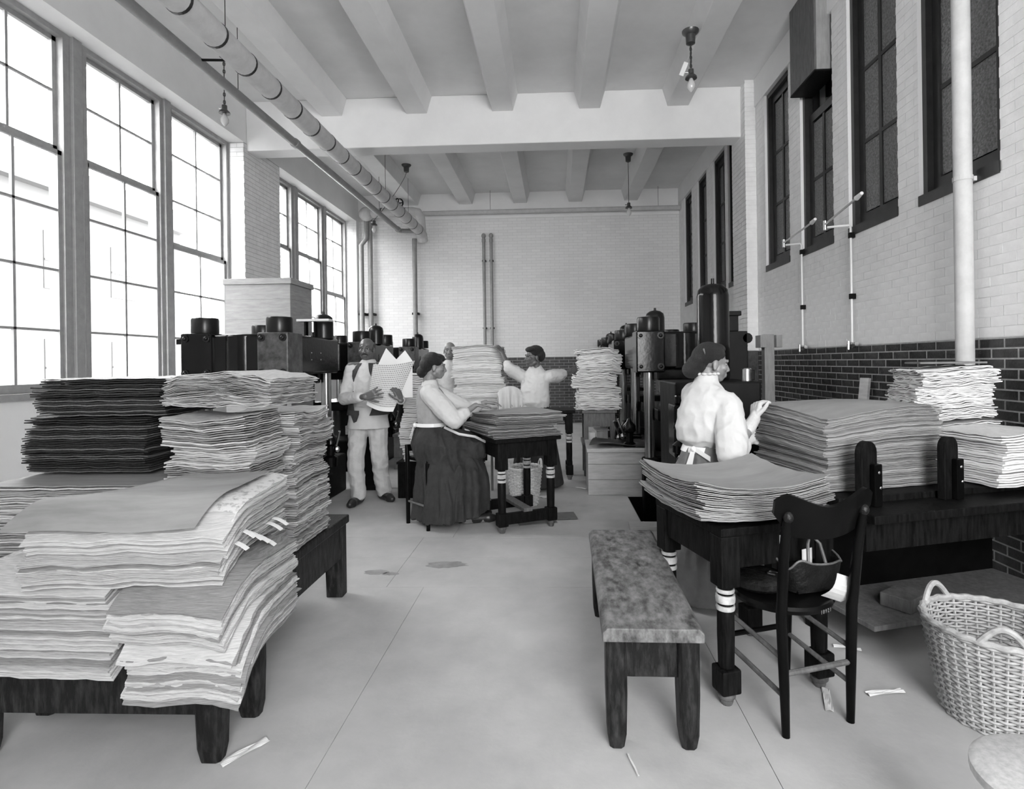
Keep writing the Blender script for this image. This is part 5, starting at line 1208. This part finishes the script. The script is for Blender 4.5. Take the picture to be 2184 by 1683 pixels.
tag(obj('white_cloth', MB().grid(lambda u, v: ((u - .5) * (0.27 - .03 * abs(v - .5)), (1 if v > .5 else -1) * (0.028 * min(1, abs(v - .5) * 12) + 0.06 * abs(v - .5) * math.sin(19 * u)), 1.168 - 0.62 * abs(v - .5) * (1 + 0.25 * math.sin(9 * u + 1)) - 0.05 * (2 * u - 1) ** 2 - .02 * (2 * u - 1) ** 6), 28, 16, 0.006), BLOUSE, smooth=True), 'white cloth hung over the bentwood chair back', 'cloth', loc=(-0.50, 6.02, 0.0), rz=R(20))

# --- the bald man behind the tall pile
t = thing('person', 'bald man in pale shirt standing behind the tall white pile', 'person', (-1.40, 7.42, 0), R(176))
hc = (0.0, 0.03, 1.59); hr = frame_of(R(10), R(-5))
b = MB(); torso(b, 0.90, 1.42, 0.2); head(b, hc, hr)
for s in (-1, 1): b.chain([(s * 0.09, 0, 0.9), (s * 0.1, 0.03, 0.49), (s * 0.1, -0.02, 0.085)], [0.088, 0.058, 0.042]); foot(b, (s * 0.1, -0.02, 0.085), (0, 1, 0))
for s in (-1, 1):
    sh_, el_, wr_ = (s * 0.19, 0, 1.38), (s * 0.235, 0.02, 1.10), (s * 0.17, 0.19, 0.96)
    arm(b, sh_, el_, wr_); hand(b, wr_, (-s * 0.3, 0.5, -0.7), (-s * 0.8, 0, 0.2), s, 1.05, (20, 30, 25), 0.1)
organic('body', b, SKL, t, 0.007, 2)
face_parts(t, hc, hr, 1.0, HAIRG)
b = MB(); rings(b, [(0.86, 0, 0, 0.175, 0.135), (1.0, 0, 0, 0.17, 0.13), (1.14, 0, 0.01, 0.168, 0.125), (1.28, 0, 0.01, 0.178, 0.128), (1.38, 0, 0, 0.17, 0.105), (1.44, 0, -0.01, 0.085, 0.07), (1.465, 0, -0.008, 0.068, 0.062)])
for s in (-1, 1): b.chain([(s * 0.14, 0, 1.375), (s * 0.19, 0, 1.38), (s * 0.235, 0.02, 1.13)], [0.07, 0.07, 0.062])
organic('shirt', b, SHIRT, t, 0.009, 2, wr=0.009, ws=(9, 9, 9))
b = MB(); rings(b, [(0.8, 0, 0, 0.165, 0.125), (0.92, 0, 0, 0.17, 0.128), (0.98, 0, 0, 0.16, 0.12)])
for s in (-1, 1): b.chain([(s * 0.09, 0, 0.9), (s * 0.1, 0.03, 0.49), (s * 0.1, -0.02, 0.1)], [0.105, 0.082, 0.074])
organic('trousers', b, TROU, t, 0.009, 3)

# --- the woman in the white blouse at the biggest ream
WX, WY = 0.90, 3.43
t = thing('person', 'woman in profile with white blouse and white gloves at the biggest ream', 'person', (WX, WY, 0), R(-62))
L = lambda p: to_local(t, p); D = lambda d: dir_local(t, d)
hc = (0.0, 0.055, 1.398); hr = frame_of(R(-22), R(-8))
b = MB(); torso(b, 0.78, 1.195, 0.15, 0.92); head(b, hc, hr, 0.98)
for s in (-1, 1): b.chain([(s * 0.085, 0, 0.8), (s * 0.09, 0.02, 0.43), (s * 0.09, -0.02, 0.08)], [0.085, 0.058, 0.042]); foot(b, (s * 0.09, -0.02, 0.08), (0, 1, 0))
shR, elR, wrR = L((WX + 0.095, WY - 0.125, 1.155)), L((0.97, 3.16, 0.895)), L((1.145, 3.31, 1.075))
shL, elL, wrL = L((WX - 0.03, WY + 0.15, 1.20)), L((1.06, 3.62, 0.92)), L((1.17, 3.48, 0.93))
arm(b, shR, elR, wrR, 1.05); arm(b, shL, elL, wrL, 1.0)
hdR, hnR = D((0.22, 0.22, 0.95)), D((0.90, 0.30, -0.25))
hand(b, wrR, hdR, hnR, -1, 1.0, (58, 16, 8), 0.26); hand(b, wrL, D((0.55, -0.15, 0.25)), D((0.3, -0.9, 0)), 1, 0.98, (12, 16, 12), 0.1)
organic('body', b, SKL, t, 0.0055, 2)
face_parts(t, hc, hr, 0.98)
for s, w_, hd, hn, e_ in ((-1, wrR, hdR, hnR, elR), (1, wrL, D((0.55, -0.15, 0.25)), D((0.3, -0.9, 0)), elL)):
    b = MB(); hand(b, w_, hd, hn, s, 1.0, (58, 16, 8) if s < 0 else (12, 16, 12), 0.26 if s < 0 else 0.12, grow=0.002)
    b.chain([Vector(w_) + Vector(hd).normalized() * .02, w_, Vector(w_).lerp(e_, 0.30)], [0.030, 0.034, 0.040])
    organic('glove', b, GLOVE, t, 0.0048, 2)
b = MB(); C_ = Vector(hc); hs = lambda p: C_ + hr @ (Vector(p) * 0.98)
for p, r in (((0, -0.030, 0.052), (0.088, 0.092, 0.078)), ((0, 0.008, 0.094), (0.064, 0.060, 0.034)), ((0, -0.075, 0.03), (0.080, 0.06, 0.075)), ((0, -0.10, -0.02), (0.07, 0.06, 0.06)), ((0, -0.125, -0.055), (0.062, 0.058, 0.055)), ((-0.045, 0.0, 0.06), (.034, .055, .04)), ((0.045, 0.0, 0.06), (.034, .055, .04))): b.ell(hs(p), r, hr)
hh = organic('hair', b, HAIR, t, 0.0045, 2)
cb_ = MB()
for k in range(3): cb_.box(hs((0.066 + 0.005 * k, -0.085, 0.055)), (0.003, 0.008, 0.05), rx=0.3)
obj('hair_comb', cb_, M['brass'], t)
b = MB(); rings(b, [(0.905, 0, 0, 0.142, 0.122), (0.945, 0, -0.01, 0.170, 0.160), (1.02, 0, -0.005, 0.180, 0.172), (1.12, 0, 0.005, 0.178, 0.165), (1.19, 0, 0.0, 0.158, 0.130), (1.24, 0, 0.0, 0.125, 0.10), (1.285, 0, 0.005, 0.078, 0.074), (1.335, 0, 0.012, 0.064, 0.062)])
b.chain([(0.10, 0, 1.18), shR, Vector(shR).lerp(elR, .5), Vector(shR).lerp(elR, 0.9), elR, Vector(elR).lerp(wrR, 0.22)], [0.075, 0.078, 0.088, 0.092, 0.086, 0.070])
b.chain([(-0.10, 0, 1.18), shL, Vector(shL).lerp(elL, .5), elL, Vector(elL).lerp(wrL, 0.3)], [0.08, 0.085, 0.095, 0.085, 0.07])
organic('blouse', b, BLOUSE, t, 0.007, 2, wr=0.013, ws=(8, 8, 6))
rf = MB()
for k in range(12): a = 2 * PI * k / 12; rf.ell((0.063 * math.cos(a), 0.012 + 0.061 * math.sin(a), 1.336), (0.017, 0.017, 0.009), nu=8, nv=6)
organic('collar_ruffle', rf, BLOUSE, t, 0.004, 1)
b = MB(); rings(b, [(0.03, 0, -0.02, 0.28, 0.26), (0.4, 0, -0.01, 0.23, 0.22), (0.78, 0, -0.01, 0.185, 0.175), (0.86, 0, -0.005, 0.160, 0.148), (0.925, 0, 0, 0.138, 0.118)])
organic('skirt', b, SKIRTG, t, 0.01, 2, wr=0.015, ws=(9, 9, 1.5))
obj('apron_band', shell([(0.875, 0, -0.003, 0.158, 0.145), (0.91, 0, 0, 0.148, 0.132)], 0, 2 * PI, 0.005, 36, sub=1), M['white'], t, smooth=True)
obj('apron_tie', MB().grid(lambda u, v: (0.055 + (u - .5) * (0.03 + .025 * v), -0.150 - 0.045 * v, 0.90 - 0.125 * v), 2, 6, 0.003).grid(lambda u, v: (0.06 + 0.10 * v, -0.150 + 0.03 * v, 0.905 - 0.05 * v + (u - .5) * 0.028), 2, 6, 0.003).ell((0.055, -0.150, 0.90), (0.018, 0.014, 0.018)), M['white'], t, smooth=True)
